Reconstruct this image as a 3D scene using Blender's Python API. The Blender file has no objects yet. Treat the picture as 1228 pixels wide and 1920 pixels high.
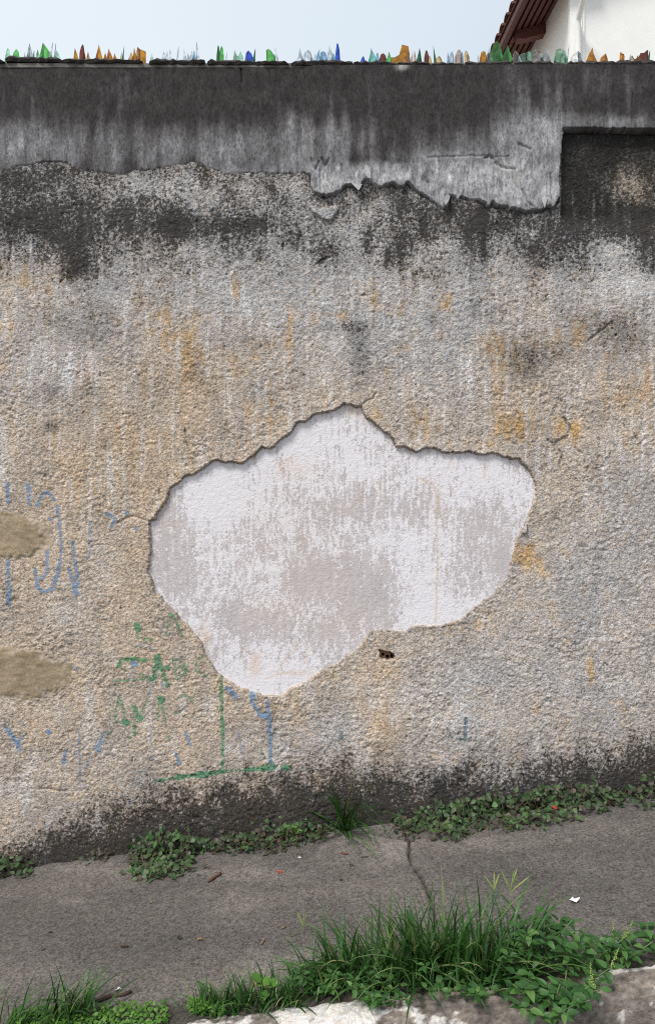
import bpy, bmesh, math, random
import numpy as np
from mathutils import Vector, Matrix, Euler
random.seed(7); R = math.radians
scene = bpy.context.scene
COL = scene.collection
# ------------------------------------------------------------------ camera, sky, sun, exposure
FPX, CU, CV, CD, CH = 1386.0, 614.0, 960.0, 3.7, 1.6
cam_d = bpy.data.cameras.new('camera'); cam = bpy.data.objects.new('camera', cam_d); COL.objects.link(cam)
cam.location = (0, -CD, CH); cam.rotation_euler = (R(90), 0, 0)
cam_d.sensor_fit = 'VERTICAL'; cam_d.sensor_height = 36; cam_d.lens = 36 * FPX / 1920
cam_d.clip_start = .05; cam_d.clip_end = 900
scene.camera = cam
SUN_EL, SUN_AZ = 54, 218           # azimuth clockwise from +Y: behind the camera, to the left
w = bpy.data.worlds.new('World'); scene.world = w; w.use_nodes = True
nt = w.node_tree; nt.nodes.clear()
def N_(nt, t, **k):
    n = nt.nodes.new(t)
    for a, b in k.items(): setattr(n, a, b)
    return n
wo = N_(nt, 'ShaderNodeOutputWorld'); bg = N_(nt, 'ShaderNodeBackground'); bg.inputs[1].default_value = .1
sky = N_(nt, 'ShaderNodeTexSky', sky_type='NISHITA', sun_disc=False)
sky.sun_elevation = R(SUN_EL); sky.sun_rotation = R(SUN_AZ)
tc = N_(nt, 'ShaderNodeTexCoord')
dt = N_(nt, 'ShaderNodeVectorMath', operation='DOT_PRODUCT'); dt.inputs[1].default_value = (-.75, -.35, .15)
nt.links.new(tc.outputs['Generated'], dt.inputs[0])
cn = N_(nt, 'ShaderNodeTexNoise'); cn.inputs['Scale'].default_value = 3.2; cn.inputs['Detail'].default_value = 5
nt.links.new(tc.outputs['Generated'], cn.inputs['Vector'])
ad = N_(nt, 'ShaderNodeMath', operation='MULTIPLY_ADD'); ad.inputs[1].default_value = .30; nt.links.new(cn.outputs[0], ad.inputs[0]); nt.links.new(dt.outputs['Value'], ad.inputs[2])
cr = N_(nt, 'ShaderNodeValToRGB'); nt.links.new(ad.outputs[0], cr.inputs[0])
mr = N_(nt, 'ShaderNodeMapRange'); mr.inputs[1].default_value = -.45; mr.inputs[2].default_value = .95
nt.links.new(ad.outputs[0], mr.inputs[0]); nt.links.new(mr.outputs[0], cr.inputs[0])
cr.color_ramp.elements[0].color = (.62, .715, .82, 1); cr.color_ramp.elements[1].color = (1.0, 1.01, 1.02, 1)
e = cr.color_ramp.elements.new(.42); e.color = (.80, .88, .94, 1)
sc_ = N_(nt, 'ShaderNodeVectorMath', operation='SCALE'); sc_.inputs['Scale'].default_value = 9.6
nt.links.new(cr.outputs[0], sc_.inputs[0])
mx = N_(nt, 'ShaderNodeMix', data_type='RGBA'); mx.inputs[0].default_value = .92
nt.links.new(sky.outputs[0], mx.inputs[6]); nt.links.new(sc_.outputs[0], mx.inputs[7])
nt.links.new(mx.outputs[2], bg.inputs[0]); nt.links.new(bg.outputs[0], wo.inputs[0])
sd = bpy.data.lights.new('sun', 'SUN'); sd.energy = 2.7; sd.angle = R(16); sd.color = (1, .96, .9)
so = bpy.data.objects.new('sun', sd); COL.objects.link(so)
az, el = R(SUN_AZ), R(SUN_EL)
sdir = Vector((math.sin(az) * math.cos(el), math.cos(az) * math.cos(el), math.sin(el)))
so.rotation_euler = sdir.to_track_quat('Z', 'Y').to_euler(); so.location = (-4, -8, 12)
scene.view_settings.view_transform = 'Standard'; scene.view_settings.look = 'None'
scene.view_settings.exposure = 0.16; scene.view_settings.gamma = 1
try: scene.view_settings.use_curve_mapping = False
except Exception: pass
scene.cycles.use_denoising = False; scene.cycles.filter_width = 1.1; scene.cycles.sample_clamp_indirect = 6
scene.cycles.max_bounces = 8; scene.cycles.transparent_max_bounces = 24
# ------------------------------------------------------------------ helpers
SL = .122                                             # the street climbs to the right
def gz(x, y=0): return SL * np.clip(x, -14, 14) + 0 * y
def U(x, y=0.): return CU + x * FPX / (CD + y)
def V(z, y=0.): return CV - (z - CH) * FPX / (CD + y)
def P(u, v, y):                                       # the point seen at u, v in the upright plane at depth y
    t = CD + y
    return Vector(((u - CU) / FPX * t, y, CH - (v - CV) / FPX * t))
def G(u, v, up=0):                                    # the point of the pavement seen at u, v
    a, b = (u - CU) / FPX, (v - CV) / FPX
    t = CH / (b + SL * a)
    return Vector((a * t, t - CD, CH - b * t + up))
def vbase(u): return 1559.4 - .122 * (u - CU)
rs = np.random.RandomState(5)
GR = rs.uniform(0, 2 * np.pi, (256, 256)); GX, GY = np.cos(GR), np.sin(GR)
def perlin(x, y, seed=0):
    x = x + seed * 17.31; y = y + seed * 31.77
    xi = np.floor(x).astype(int); yi = np.floor(y).astype(int); xf = x - xi; yf = y - yi
    def g(i, j, fx, fy):
        a = (xi + i) & 255; b = (yi + j) & 255
        return GX[a, b] * fx + GY[a, b] * fy
    sx = xf * xf * xf * (xf * (xf * 6 - 15) + 10); sy = yf * yf * yf * (yf * (yf * 6 - 15) + 10)
    a = g(0, 0, xf, yf); b = g(1, 0, xf - 1, yf); c = g(0, 1, xf, yf - 1); d = g(1, 1, xf - 1, yf - 1)
    return (a + sx * (b - a) + sy * (c + sx * (d - c) - a - sx * (b - a))) * 1.5
def fbm(u, v, wu, wv=None, o=3, seed=0, gain=.5):
    wv = wv or wu; r = 0; a = 1; s = 0
    for k in range(o):
        r = r + a * perlin(u / wu * 2 ** k, v / wv * 2 ** k, seed + k * 3); s += a; a *= gain
    return r / s * 1.25
def S(x, a, b):
    t = np.clip((x - a) / (b - a), 0, 1); return t * t * (3 - 2 * t)
def blobs(u, v, lst):
    r = np.zeros_like(u)
    for (a, b, ra, rb, k) in lst: r += k * np.exp(-((u - a) / ra) ** 2 - ((v - b) / rb) ** 2)
    return r
def seg_dist(u, v, a, b):
    ax, ay = a; bx, by = b; dx, dy = bx - ax, by - ay
    t = np.clip(((u - ax) * dx + (v - ay) * dy) / (dx * dx + dy * dy + 1e-9), 0, 1)
    return np.hypot(u - ax - t * dx, v - ay - t * dy)
def inside(u, v, poly):
    r = np.zeros(u.shape, bool); n = len(poly)
    for i in range(n):
        x1, y1 = poly[i]; x2, y2 = poly[(i + 1) % n]
        if y1 == y2: continue
        c = ((y1 > v) != (y2 > v)) & (u < (x2 - x1) * (v - y1) / (y2 - y1) + x1); r ^= c
    return r
def L3(a, b, t): return a + (np.asarray(b) - a) * t[..., None]
def tag(o, label=None, cat=None, group=None, kind=None):
    if label: o['label'] = label
    if cat: o['category'] = cat
    if group: o['group'] = group
    if kind: o['kind'] = kind
    return o
def empty(name, loc=(0, 0, 0), rz=0):
    o = bpy.data.objects.new(name, None); COL.objects.link(o); o.location = loc; o.rotation_euler = (0, 0, rz)
    o.empty_display_size = .1; return o
def link(name, me, parent=None, mats=()):
    o = bpy.data.objects.new(name, me); COL.objects.link(o)
    for m in mats:
        if m.name not in me.materials: me.materials.append(m)
    if parent: o.parent = parent
    return o
def from_bm(name, bm, mats, parent=None, smooth=False):
    me = bpy.data.meshes.new(name); bm.to_mesh(me); bm.free()
    if smooth: me.polygons.foreach_set('use_smooth', [True] * len(me.polygons))
    return link(name, me, parent, mats if isinstance(mats, (list, tuple)) else [mats])
def bm_hexa(bm, c):                                   # c: eight corners, bottom ring then top ring
    v = [bm.verts.new(p) for p in c]
    for f in ((3, 2, 1, 0), (4, 5, 6, 7), (0, 1, 5, 4), (1, 2, 6, 5), (2, 3, 7, 6), (3, 0, 4, 7)):
        bm.faces.new([v[i] for i in f])
    return v
def bm_box(bm, x0, x1, y0, y1, z0, z1):
    return bm_hexa(bm, [(x0, y0, z0), (x1, y0, z0), (x1, y1, z0), (x0, y1, z0), (x0, y0, z1), (x1, y0, z1), (x1, y1, z1), (x0, y1, z1)])
def bm_tube(bm, pts, rad, n=6):
    rings = []
    pts = [Vector(p) for p in pts]
    for i, p in enumerate(pts):
        d = (pts[min(i + 1, len(pts) - 1)] - pts[max(i - 1, 0)]).normalized()
        s = d.cross(Vector((0, 0, 1)) if abs(d.z) < .9 else Vector((0, 1, 0))).normalized(); t = s.cross(d)
        r = rad[i] if isinstance(rad, (list, tuple)) else rad
        rings.append([bm.verts.new(p + (s * math.cos(a) + t * math.sin(a)) * r) for a in [2 * math.pi * k / n for k in range(n)]])
    for a, b in zip(rings, rings[1:]):
        for k in range(n): bm.faces.new((a[k], a[(k + 1) % n], b[(k + 1) % n], b[k]))
    bm.faces.new(rings[0][::-1]); bm.faces.new(rings[-1])
# ------------------------------------------------------------------ materials
def new_mat(name):
    m = bpy.data.materials.new(name); m.use_nodes = True
    nt = m.node_tree; nt.nodes.clear()
    o = N_(nt, 'ShaderNodeOutputMaterial'); b = N_(nt, 'ShaderNodeBsdfPrincipled')
    nt.links.new(b.outputs[0], o.inputs[0]); return m, nt, b, o
def noise(nt, vec, scale, detail=2, rough=.55, dist=0):
    n = N_(nt, 'ShaderNodeTexNoise'); n.inputs['Scale'].default_value = scale; n.inputs['Detail'].default_value = detail
    n.inputs['Roughness'].default_value = rough; n.inputs['Distortion'].default_value = dist
    nt.links.new(vec, n.inputs['Vector']); return n.outputs[0]
def mth(nt, op, a, b=None, c=None, clamp=False):
    n = N_(nt, 'ShaderNodeMath', operation=op, use_clamp=clamp)
    for i, x in enumerate((a, b, c)):
        if x is None: continue
        if isinstance(x, (int, float)): n.inputs[i].default_value = x
        else: nt.links.new(x, n.inputs[i])
    return n.outputs[0]
def rng(nt, x, a, b, c=0, d=1, smooth=True):
    n = N_(nt, 'ShaderNodeMapRange', interpolation_type='SMOOTHSTEP' if smooth else 'LINEAR')
    nt.links.new(x, n.inputs[0])
    for i, k in enumerate((a, b, c, d)): n.inputs[i + 1].default_value = k
    return n.outputs[0]
def mixc(nt, f, a, b, blend='MIX'):
    n = N_(nt, 'ShaderNodeMix', data_type='RGBA', blend_type=blend)
    for i, x in ((0, f), (6, a), (7, b)):
        if isinstance(x, (int, float)): n.inputs[i].default_value = x
        elif isinstance(x, tuple): n.inputs[i].default_value = (*x, 1)[:4]
        else: nt.links.new(x, n.inputs[i])
    return n.outputs[2]
def attr(nt, name): return N_(nt, 'ShaderNodeAttribute', attribute_name=name)
def wall_mat(name, bump_d=.004, bump_s=150, zs=1., spk=.55, grime_col=(.017, .0155, .015), gk=.75, rough=.95, warm=.35, bstr=1.0, gsc=70, pk=1., pw=.16, pmax=.85):
    """tint, grime and paint come per vertex (where each stain lies); grain, relief and broken edges are procedural"""
    m, nt, b, o = new_mat(name)
    tc = N_(nt, 'ShaderNodeTexCoord'); mp = N_(nt, 'ShaderNodeMapping'); mp.inputs['Scale'].default_value = (1, 1, zs)
    nt.links.new(tc.outputs['Object'], mp.inputs[0]); v = mp.outputs[0]
    n1 = noise(nt, v, 230, 2); n2 = noise(nt, v, gsc, 3, .6); n3 = noise(nt, v, 95, 2)
    f = mth(nt, 'MULTIPLY_ADD', mth(nt, 'SUBTRACT', n1, .5), spk * 3.4, 1.0)
    f = mth(nt, 'MULTIPLY_ADD', mth(nt, 'SUBTRACT', n3, .5), spk * 3.6, f)
    f = mth(nt, 'MULTIPLY_ADD', mth(nt, 'SUBTRACT', noise(nt, v, 42, 2), .5), spk * 1.6, f)
    f = mth(nt, 'MINIMUM', mth(nt, 'MAXIMUM', f, .22), 1.75)
    tint = attr(nt, 'tint').outputs[0]
    vm = N_(nt, 'ShaderNodeVectorMath', operation='SCALE'); nt.links.new(tint, vm.inputs[0]); nt.links.new(f, vm.inputs['Scale'])
    n4 = noise(nt, v, 58, 2)
    c = mixc(nt, rng(nt, n4, .44, .66, 0, warm), vm.outputs[0], mixc(nt, 1., vm.outputs[0], (1.14, .90, .66), 'MULTIPLY'))
    n5 = noise(nt, v, 36, 2)
    c = mixc(nt, rng(nt, n5, .5, .70, 0, warm), c, mixc(nt, 1., vm.outputs[0], (1.12, 1.16, 1.24), 'MULTIPLY'))
    pa = attr(nt, 'paint'); nbig = noise(nt, v, gsc * .36, 2)
    p = mth(nt, 'MULTIPLY_ADD', mth(nt, 'SUBTRACT', n2, .5), pk * 1.6, pa.outputs['Alpha'])
    p = mth(nt, 'MULTIPLY_ADD', mth(nt, 'SUBTRACT', n1, .5), pk * 1.3, p)
    p = mth(nt, 'MULTIPLY_ADD', mth(nt, 'SUBTRACT', n3, .5), pk * 1.0, p)
    p = mth(nt, 'MULTIPLY', rng(nt, p, .50 - pw, .50 + pw, 0, pmax), rng(nt, pa.outputs['Alpha'], .02, .12))
    c = mixc(nt, p, c, pa.outputs[0])
    g = attr(nt, 'grime').outputs['Fac']
    g = mth(nt, 'MULTIPLY_ADD', mth(nt, 'SUBTRACT', n2, .5), gk * 1.9, g)
    g = mth(nt, 'MULTIPLY_ADD', mth(nt, 'SUBTRACT', n3, .5), gk * 1.5, g)
    g = mth(nt, 'MULTIPLY_ADD', mth(nt, 'SUBTRACT', n1, .5), gk * 1.5, g)
    c = mixc(nt, rng(nt, g, .20, 1.0, 0, .93), c, grime_col)
    nt.links.new(c, b.inputs['Base Color']); b.inputs['Roughness'].default_value = rough
    b.inputs['Specular IOR Level'].default_value = .25
    h = mth(nt, 'MULTIPLY_ADD', noise(nt, v, bump_s, 3, .6), 1.0, mth(nt, 'MULTIPLY', noise(nt, v, bump_s * .45, 1), .9))
    bp = N_(nt, 'ShaderNodeBump'); bp.inputs['Distance'].default_value = bump_d; bp.inputs['Strength'].default_value = bstr
    nt.links.new(h, bp.inputs['Height']); nt.links.new(bp.outputs[0], b.inputs['Normal'])
    return m
def plain(name, col, rough=.7, var=.25, scale=40, bump=0., stretch=(1, 1, 1), spec=.3):
    m, nt, b, o = new_mat(name)
    tc = N_(nt, 'ShaderNodeTexCoord'); mp = N_(nt, 'ShaderNodeMapping'); mp.inputs['Scale'].default_value = stretch
    nt.links.new(tc.outputs['Object'], mp.inputs[0])
    n = noise(nt, mp.outputs[0], scale, 4, .6)
    oi = N_(nt, 'ShaderNodeObjectInfo')
    f = mth(nt, 'MULTIPLY_ADD', mth(nt, 'SUBTRACT', n, .5), var * 3, mth(nt, 'MULTIPLY_ADD', oi.outputs['Random'], var * .6, 1 - var * .3))
    vm = N_(nt, 'ShaderNodeVectorMath', operation='SCALE'); vm.inputs[0].default_value = col; nt.links.new(f, vm.inputs['Scale'])
    nt.links.new(vm.outputs[0], b.inputs['Base Color']); b.inputs['Roughness'].default_value = rough; b.inputs['Specular IOR Level'].default_value = spec
    if bump:
        bp = N_(nt, 'ShaderNodeBump'); bp.inputs['Distance'].default_value = bump; nt.links.new(n, bp.inputs['Height']); nt.links.new(bp.outputs[0], b.inputs['Normal'])
    return m
def leaf_mat(name, cols, rough=.5, trans=.25):
    m, nt, b, o = new_mat(name)
    oi = N_(nt, 'ShaderNodeObjectInfo'); ge = N_(nt, 'ShaderNodeNewGeometry')
    r = mth(nt, 'FRACT', mth(nt, 'ADD', oi.outputs['Random'], ge.outputs['Random Per Island']))
    cr = N_(nt, 'ShaderNodeValToRGB'); nt.links.new(r, cr.inputs[0])
    els = cr.color_ramp.elements
    while len(els) < len(cols): els.new(.5)
    for i, (p, c) in enumerate(cols): els[i].position = p; els[i].color = (*c, 1)
    tc = N_(nt, 'ShaderNodeTexCoord'); n = noise(nt, tc.outputs['Object'], 60, 3)
    vm = N_(nt, 'ShaderNodeVectorMath', operation='SCALE'); nt.links.new(cr.outputs[0], vm.inputs[0])
    nt.links.new(mth(nt, 'MULTIPLY_ADD', mth(nt, 'SUBTRACT', n, .5), 1.1, 1.), vm.inputs['Scale'])
    nt.links.new(vm.outputs[0], b.inputs['Base Color']); b.inputs['Roughness'].default_value = rough; b.inputs['Specular IOR Level'].default_value = .35
    tr = N_(nt, 'ShaderNodeBsdfTranslucent'); nt.links.new(mixc(nt, 1., vm.outputs[0], (1.3, 1.5, .7), 'MULTIPLY'), tr.inputs[0])
    ms = N_(nt, 'ShaderNodeMixShader'); ms.inputs[0].default_value = trans
    nt.links.new(b.outputs[0], ms.inputs[1]); nt.links.new(tr.outputs[0], ms.inputs[2]); nt.links.new(ms.outputs[0], o.inputs[0])
    return m
def glass_mat(name, col, gl=.12, tl=.12):
    m, nt, b, o = new_mat(name); nt.nodes.remove(b)
    tp = N_(nt, 'ShaderNodeBsdfTransparent'); tp.inputs[0].default_value = (*col, 1)
    tcg = N_(nt, 'ShaderNodeTexCoord'); oig = N_(nt, 'ShaderNodeObjectInfo'); ng = N_(nt, 'ShaderNodeTexNoise', noise_dimensions='4D'); ng.inputs['Scale'].default_value = 45; nt.links.new(tcg.outputs['Object'], ng.inputs['Vector']); nt.links.new(mth(nt, 'MULTIPLY', oig.outputs['Random'], 50), ng.inputs['W'])
    nt.links.new(mixc(nt, rng(nt, ng.outputs[0], .38, .66), (*[c * .78 for c in col],), (*[min(1, c * 1.12) for c in col],)), tp.inputs[0])
    tl_ = N_(nt, 'ShaderNodeBsdfTranslucent'); tl_.inputs[0].default_value = (*[c * .8 for c in col], 1)
    g = N_(nt, 'ShaderNodeBsdfGlossy'); g.inputs['Roughness'].default_value = .06
    fr = N_(nt, 'ShaderNodeFresnel'); fr.inputs[0].default_value = 1.5
    a = N_(nt, 'ShaderNodeMixShader'); a.inputs[0].default_value = tl; nt.links.new(tp.outputs[0], a.inputs[1]); nt.links.new(tl_.outputs[0], a.inputs[2])
    c = N_(nt, 'ShaderNodeMixShader'); nt.links.new(fr.outputs[0], c.inputs[0]); nt.links.new(a.outputs[0], c.inputs[1]); nt.links.new(g.outputs[0], c.inputs[2])
    nt.links.new(c.outputs[0], o.inputs[0]); return m
# ------------------------------------------------------------------ the ground behind and around
bm = bmesh.new()
xs = [-400, -60, -14, -6, 0, 6, 14, 60, 400]; ys = [-400, -60, -12, -8, -1.5, .1, 14, 60, 400]
vv = [[bm.verts.new((x, y, float(gz(x)) - .32)) for x in xs] for y in ys]
for j in range(len(ys) - 1):
    for i in range(len(xs) - 1): bm.faces.new((vv[j][i], vv[j][i + 1], vv[j + 1][i + 1], vv[j + 1][i]))
tag(from_bm('ground', bm, plain('earth', (.26, .23, .19), .95, .4, 3)), kind='structure')
bm = bmesh.new()
for x0, x1 in ((-14, 0), (0, 14)):
    bm_hexa(bm, [(x0, -9, SL * x0 - .5), (x1, -9, SL * x1 - .5), (x1, -1.43, SL * x1 - .5), (x0, -1.43, SL * x0 - .5),
                 (x0, -9, SL * x0 - .15), (x1, -9, SL * x1 - .15), (x1, -1.43, SL * x1 - .15), (x0, -1.43, SL * x0 - .15)])
tag(from_bm('road', bm, plain('asphalt', (.055, .053, .052), .9, .3, 60, .004)), kind='structure')
# ------------------------------------------------------------------ outlines read off the wall (photo pixels)
PATCH = [(282,977),(292,973),(296,962),(302,952),(312,942),(316,926),(325,913),(338,901),(345,894),(355,890),(364,890),(371,884),(381,879),(391,872),(396,867),(407,862),(415,864),(425,868),(429,865),(441,866),(455,869),(463,863),(475,855),(487,844),(492,839),(504,840),(519,832),(531,819),(543,813),(552,801),(559,792),(572,791),(582,785),(587,778),(593,775),(616,773),(632,768),(643,758),(653,758),(665,762),(676,762),(680,769),(687,784),(704,794),(714,805),(726,813),(736,823),(740,838),(743,838),(756,837),(768,844),(780,846),(801,840),(820,843),(841,850),(850,848),(866,847),(876,844),(893,851),(908,854),(919,848),(933,852),(943,856),(959,860),(973,860),(987,877),(999,898),(1005,910),(1002,933),(994,955),(985,981),(977,1000),(965,1016),(961,1040),(954,1070),(949,1086),(935,1099),(924,1115),(911,1122),(892,1137),(879,1150),(863,1161),(841,1169),(825,1172),(801,1173),(785,1171),(769,1176),(761,1183),(736,1185),(734,1181),(693,1181),(691,1193),(683,1202),(669,1215),(644,1235),(626,1248),(609,1253),(589,1267),(575,1278),(555,1285),(538,1297),(530,1304),(512,1305),(493,1304),(478,1297),(450,1290),(436,1281),(416,1267),(406,1258),(395,1241),(386,1224),(379,1205),(365,1188),(357,1176),(342,1163),(334,1152),(325,1143),(317,1135),(307,1124),(302,1116),(294,1116),(290,1107),(288,1094),(286,1085),(278,1072),(280,1057),(284,1035),(284,1022),(282,1004),(281,979)]
BAND_EDGE = [(-2600,322),(-900,318),(-500,326),(-200,315),(0,320),(29,315),(59,311),(88,303),(127,308),(161,323),(195,325),(230,330),(254,323),(293,320),(322,314),(362,308),(391,315),(425,328),(464,325),(537,328),(570,326),(583,334),(583,352),(592,363),(601,368),(612,371),(625,368),(638,360),(651,350),(658,351),(672,356),(677,347),(684,340),(694,345),(707,351),(723,351),(739,349),(756,353),(761,347),(778,361),(799,374),(820,384),(832,393),(838,385),(840,371),(865,374),(890,379),(908,385),(912,392),(922,386),(935,393),(968,396),(990,401),(1011,399),(1020,392),(1033,393),(1044,377),(1045,330),(1047,290),(1051,247),(1228,250),(1900,256),(2700,262)]
BAND = BAND_EDGE + [(2700, -200), (-2600, -200)]
HOLE = [(711,1219),(722,1221),(731,1222),(738,1226),(740,1231),(737,1237),(726,1238),(716,1236),(712,1230)]
# ------------------------------------------------------------------ wall surface as a relief
st = .0050
core = np.arange(-1.76, 1.76, st); gro = [core[-1]]; d = st
while gro[-1] < 7: d = min(d * 1.12, .03); gro.append(gro[-1] + d)
gro = np.array(gro[1:]); X1 = np.concatenate([-gro[::-1] - (gro[0] - gro[0]), core, gro])
X1 = np.unique(np.round(X1, 5))
Z1 = np.concatenate([np.arange(-1.0, -.36, .04), np.arange(-.36, 3.8275, st)])
X, Z = np.meshgrid(X1, Z1); u = CU + X * 374.6; v = CV - (Z - CH) * 374.6
nx, nz = len(X1), len(Z1)
def window(u0, u1, v0, v1):
    i0, i1 = np.searchsorted(X1, [(u0 - CU) / 374.6, (u1 - CU) / 374.6]); j0, j1 = np.searchsorted(Z1, [CH + (CV - v1) / 374.6, CH + (CV - v0) / 374.6])
    return slice(max(j0 - 1, 0), j1 + 1), slice(max(i0 - 1, 0), i1 + 1)
def line_dist(pts, reach, jit=0., seed=0):
    d = np.full(u.shape, 1e3)
    for a, b in zip(pts, pts[1:]):
        w_ = window(min(a[0], b[0]) - reach, max(a[0], b[0]) + reach, min(a[1], b[1]) - reach, max(a[1], b[1]) + reach)
        uu, vv_ = u[w_], v[w_]
        if uu.size == 0: continue
        if jit: uu = uu + jit * ju[w_]; vv_ = vv_ + jit * jv[w_]
        d[w_] = np.minimum(d[w_], seg_dist(uu, vv_, a, b))
    return d
ju = fbm(u, v, 16, o=3, seed=11); jv = fbm(u, v, 16, o=3, seed=12)
uj, vj = u + 3. * ju, v + 3. * jv
inP = inside(uj, vj, PATCH)
jb = fbm(u, v, 26, 40, o=4, seed=13, gain=.65)
inB = inside(u + 2.5 * ju, v + (4 * jv + 7 * jb * S(u, 560, 600)) * (u < 1044) + 1.5 * jv * (u >= 1044), BAND)
dP = line_dist(PATCH + PATCH[:1], 160, 3.)
dB = line_dist(BAND_EDGE[2:-1], 60, 2.5)
m1j = .34 * fbm(u, v, 50, o=4, seed=41) + .22 * fbm(u, v, 12, o=2, seed=40); m2j = .34 * fbm(u, v, 60, o=4, seed=43) + .22 * fbm(u, v, 12, o=2, seed=42)
E1 = np.abs((u - 10) / 92) ** 2.4 + np.abs((v - 1004 - .06 * (u - 10)) / 43) ** 2.2 + m1j; E2 = np.abs((u - 40) / 100) ** 2.4 + np.abs((v - 1262 - .02 * (u - 35)) / 50) ** 2.2 + m2j
M1 = E1 < 1; M2 = E2 < 1
inH = inside(u + 1.0 * ju, v + 1.0 * jv, HOLE)
reg = np.zeros(u.shape, int); reg[inP] = 1; reg[M1] = 3; reg[M2] = 4; reg[inB] = 2; reg[inH] = 5
# ---- relief
wx, wz = X + .006 * perlin(X / .02, Z / .02, 7), Z + .006 * perlin(X / .02, Z / .02, 8)
g0 = perlin(wx / .0145, wz / .0135, 1); g1 = perlin(wx / .0085, wz / .0080, 2); g2 = perlin(wx / .028, wz / .025, 3)
gamp = .72 + .75 * perlin(X / .19, Z / .17, 9) + .35 * perlin(X / .05, Z / .05, 10)
grain = np.clip(gamp, .12, 1.9) * (.0026 * (1 - 2.2 * np.abs(g0)) + .0030 * g1 + .0036 * g2)
wavy = .007 * fbm(u, v, 190, o=2, seed=20) + .004 * fbm(u, v, 70, o=2, seed=21)
soft = S(v, 1000, 1300) * .15 + 1.0 - .25 * S(v, 700, 520)
th_edge = np.clip(1.0 - S(u + (v - 960) * .55, 905, 1010) * .8 - S(v, 1165, 1185) * S(u, 480, 600) * .8, .18, 1)
th_edge = np.where((u > 690) & (v < 1000) & (u < 985), 1.0, th_edge)
near = 1 - S(dP, 0, 130)
th = .017 * (1 - near * (1 - th_edge))
lip = .006 * np.exp(-(dP / 14) ** 2) * th_edge * S(1100 - v, 0, 200)
hr = th + (grain * soft + wavy * (1 - near * .6)) + lip
pits = S(fbm(u, v, 10, 13, o=2, seed=66), .52, .74) * S(fbm(u, v, 90, o=2, seed=67), -.35, .25)
hr -= .006 * pits
CR = [[(282,977),(266,974),(253,967),(239,971),(222,981)], [(676,762),(683,757),(688,752),(699,748),(704,738)],
      [(592,497),(601,490),(609,488),(620,484)], [(80,1477),(96,1476),(110,1481),(128,1480)], [(1075,840),(1090,850)], [(1140,610),(1100,640)]]
for c in CR: hr -= .010 * np.exp(-(line_dist(c, 12, 2.) / 1.7) ** 2)
hp = .0012 * fbm(u, v, 120, o=3, seed=30) + .0007 * fbm(u, v, 14, o=2, seed=31)
undercut = (.35 + .9 * S(fbm(u, v, 34, o=2, seed=62), -.35, .35)) * np.exp(-(dP / 1.5) ** 2) * th_edge * S(1180 - v, 0, 260)
hp = hp - .008 * undercut
step = S(u, 560, 600)
hb = .020 + step * .020 + .004 * S(u, 820, 1000) + .0025 * fbm(u, v, 160, 100, o=3, seed=33) + .0011 * fbm(u, v, 9, 60, o=2, seed=34) + .0009 * fbm(u, v, 12, o=2, seed=38)
ragged = S(v, 296, 320) * step * S(1060 - u, 0, 30)
hb += ragged * (.012 * fbm(u, v, 34, 60, o=3, seed=35) + .008 * np.abs(fbm(u, v, 11, 70, o=3, seed=36)) + .003 * fbm(u, v, 30, 26, o=2, seed=39) - .006)
hb -= .005 * np.exp(-(line_dist([(800,302),(860,300),(905,299),(918,303),(950,300)], 10, 2.) / 1.4) ** 2)
for c in ([(584,303),(589,318),(592,320),(598,310)], [(604,304),(610,317),(617,304)], [(592,320),(594,355)], [(600,325),(603,362)], [(640,314),(650,345)],
          [(925,312),(945,322),(962,323)], [(905,303),(915,298),(922,306)], [(968,277),(990,287)], [(975,362),(985,385),(1000,396)], [(452,122),(455,158)], [(1028,330),(1030,390)], [(800,345),(806,372)]):
    hb -= .011 * np.exp(-(line_dist(c, 10, 1.5) / 1.6) ** 2)
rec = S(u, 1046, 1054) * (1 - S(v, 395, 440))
hr = hr - .020 * rec - .016 * np.exp(-(dB / 2.6) ** 2) * (v > 240) * (.02 + step * 1.0) * S(fbm(u, v, 30, o=2, seed=63), -.5, .3)
# curled plaster flakes below the band
FL = [(578,388),(598,395),(618,392),(630,388),(634,395),(627,408),(619,417),(606,414),(592,404),(584,402)]
inF = inside(uj, vj, FL); hr = np.where(inF, th + .010 + .002 * fbm(u, v, 20, o=2, seed=60), hr)
E12 = np.minimum(E1, E2)
hm = .019 + .003 * (1 - S(E12, .3, 1.0)) + .003 * fbm(u, v, 70, 30, o=3, seed=45) + .0015 * fbm(u, v, 16, 8, o=2, seed=46) + (.10 + .75 * S(E12, .45, 1.)) * grain + .5 * wavy
hm = hm + (hr - hm) * S(E12 + .25 * fbm(u, v, 22, o=2, seed=49), .55, 1.0)
hr = hr - .005 * np.exp(-((E12 - 1.04) / .06) ** 2) * S(fbm(u, v, 30, o=2, seed=64), -.1, .4)
h = np.where(reg == 1, hp, np.where(reg == 2, hb, np.where(reg >= 3, hm, hr))); h = np.where(reg == 5, -.03, h)
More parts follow.
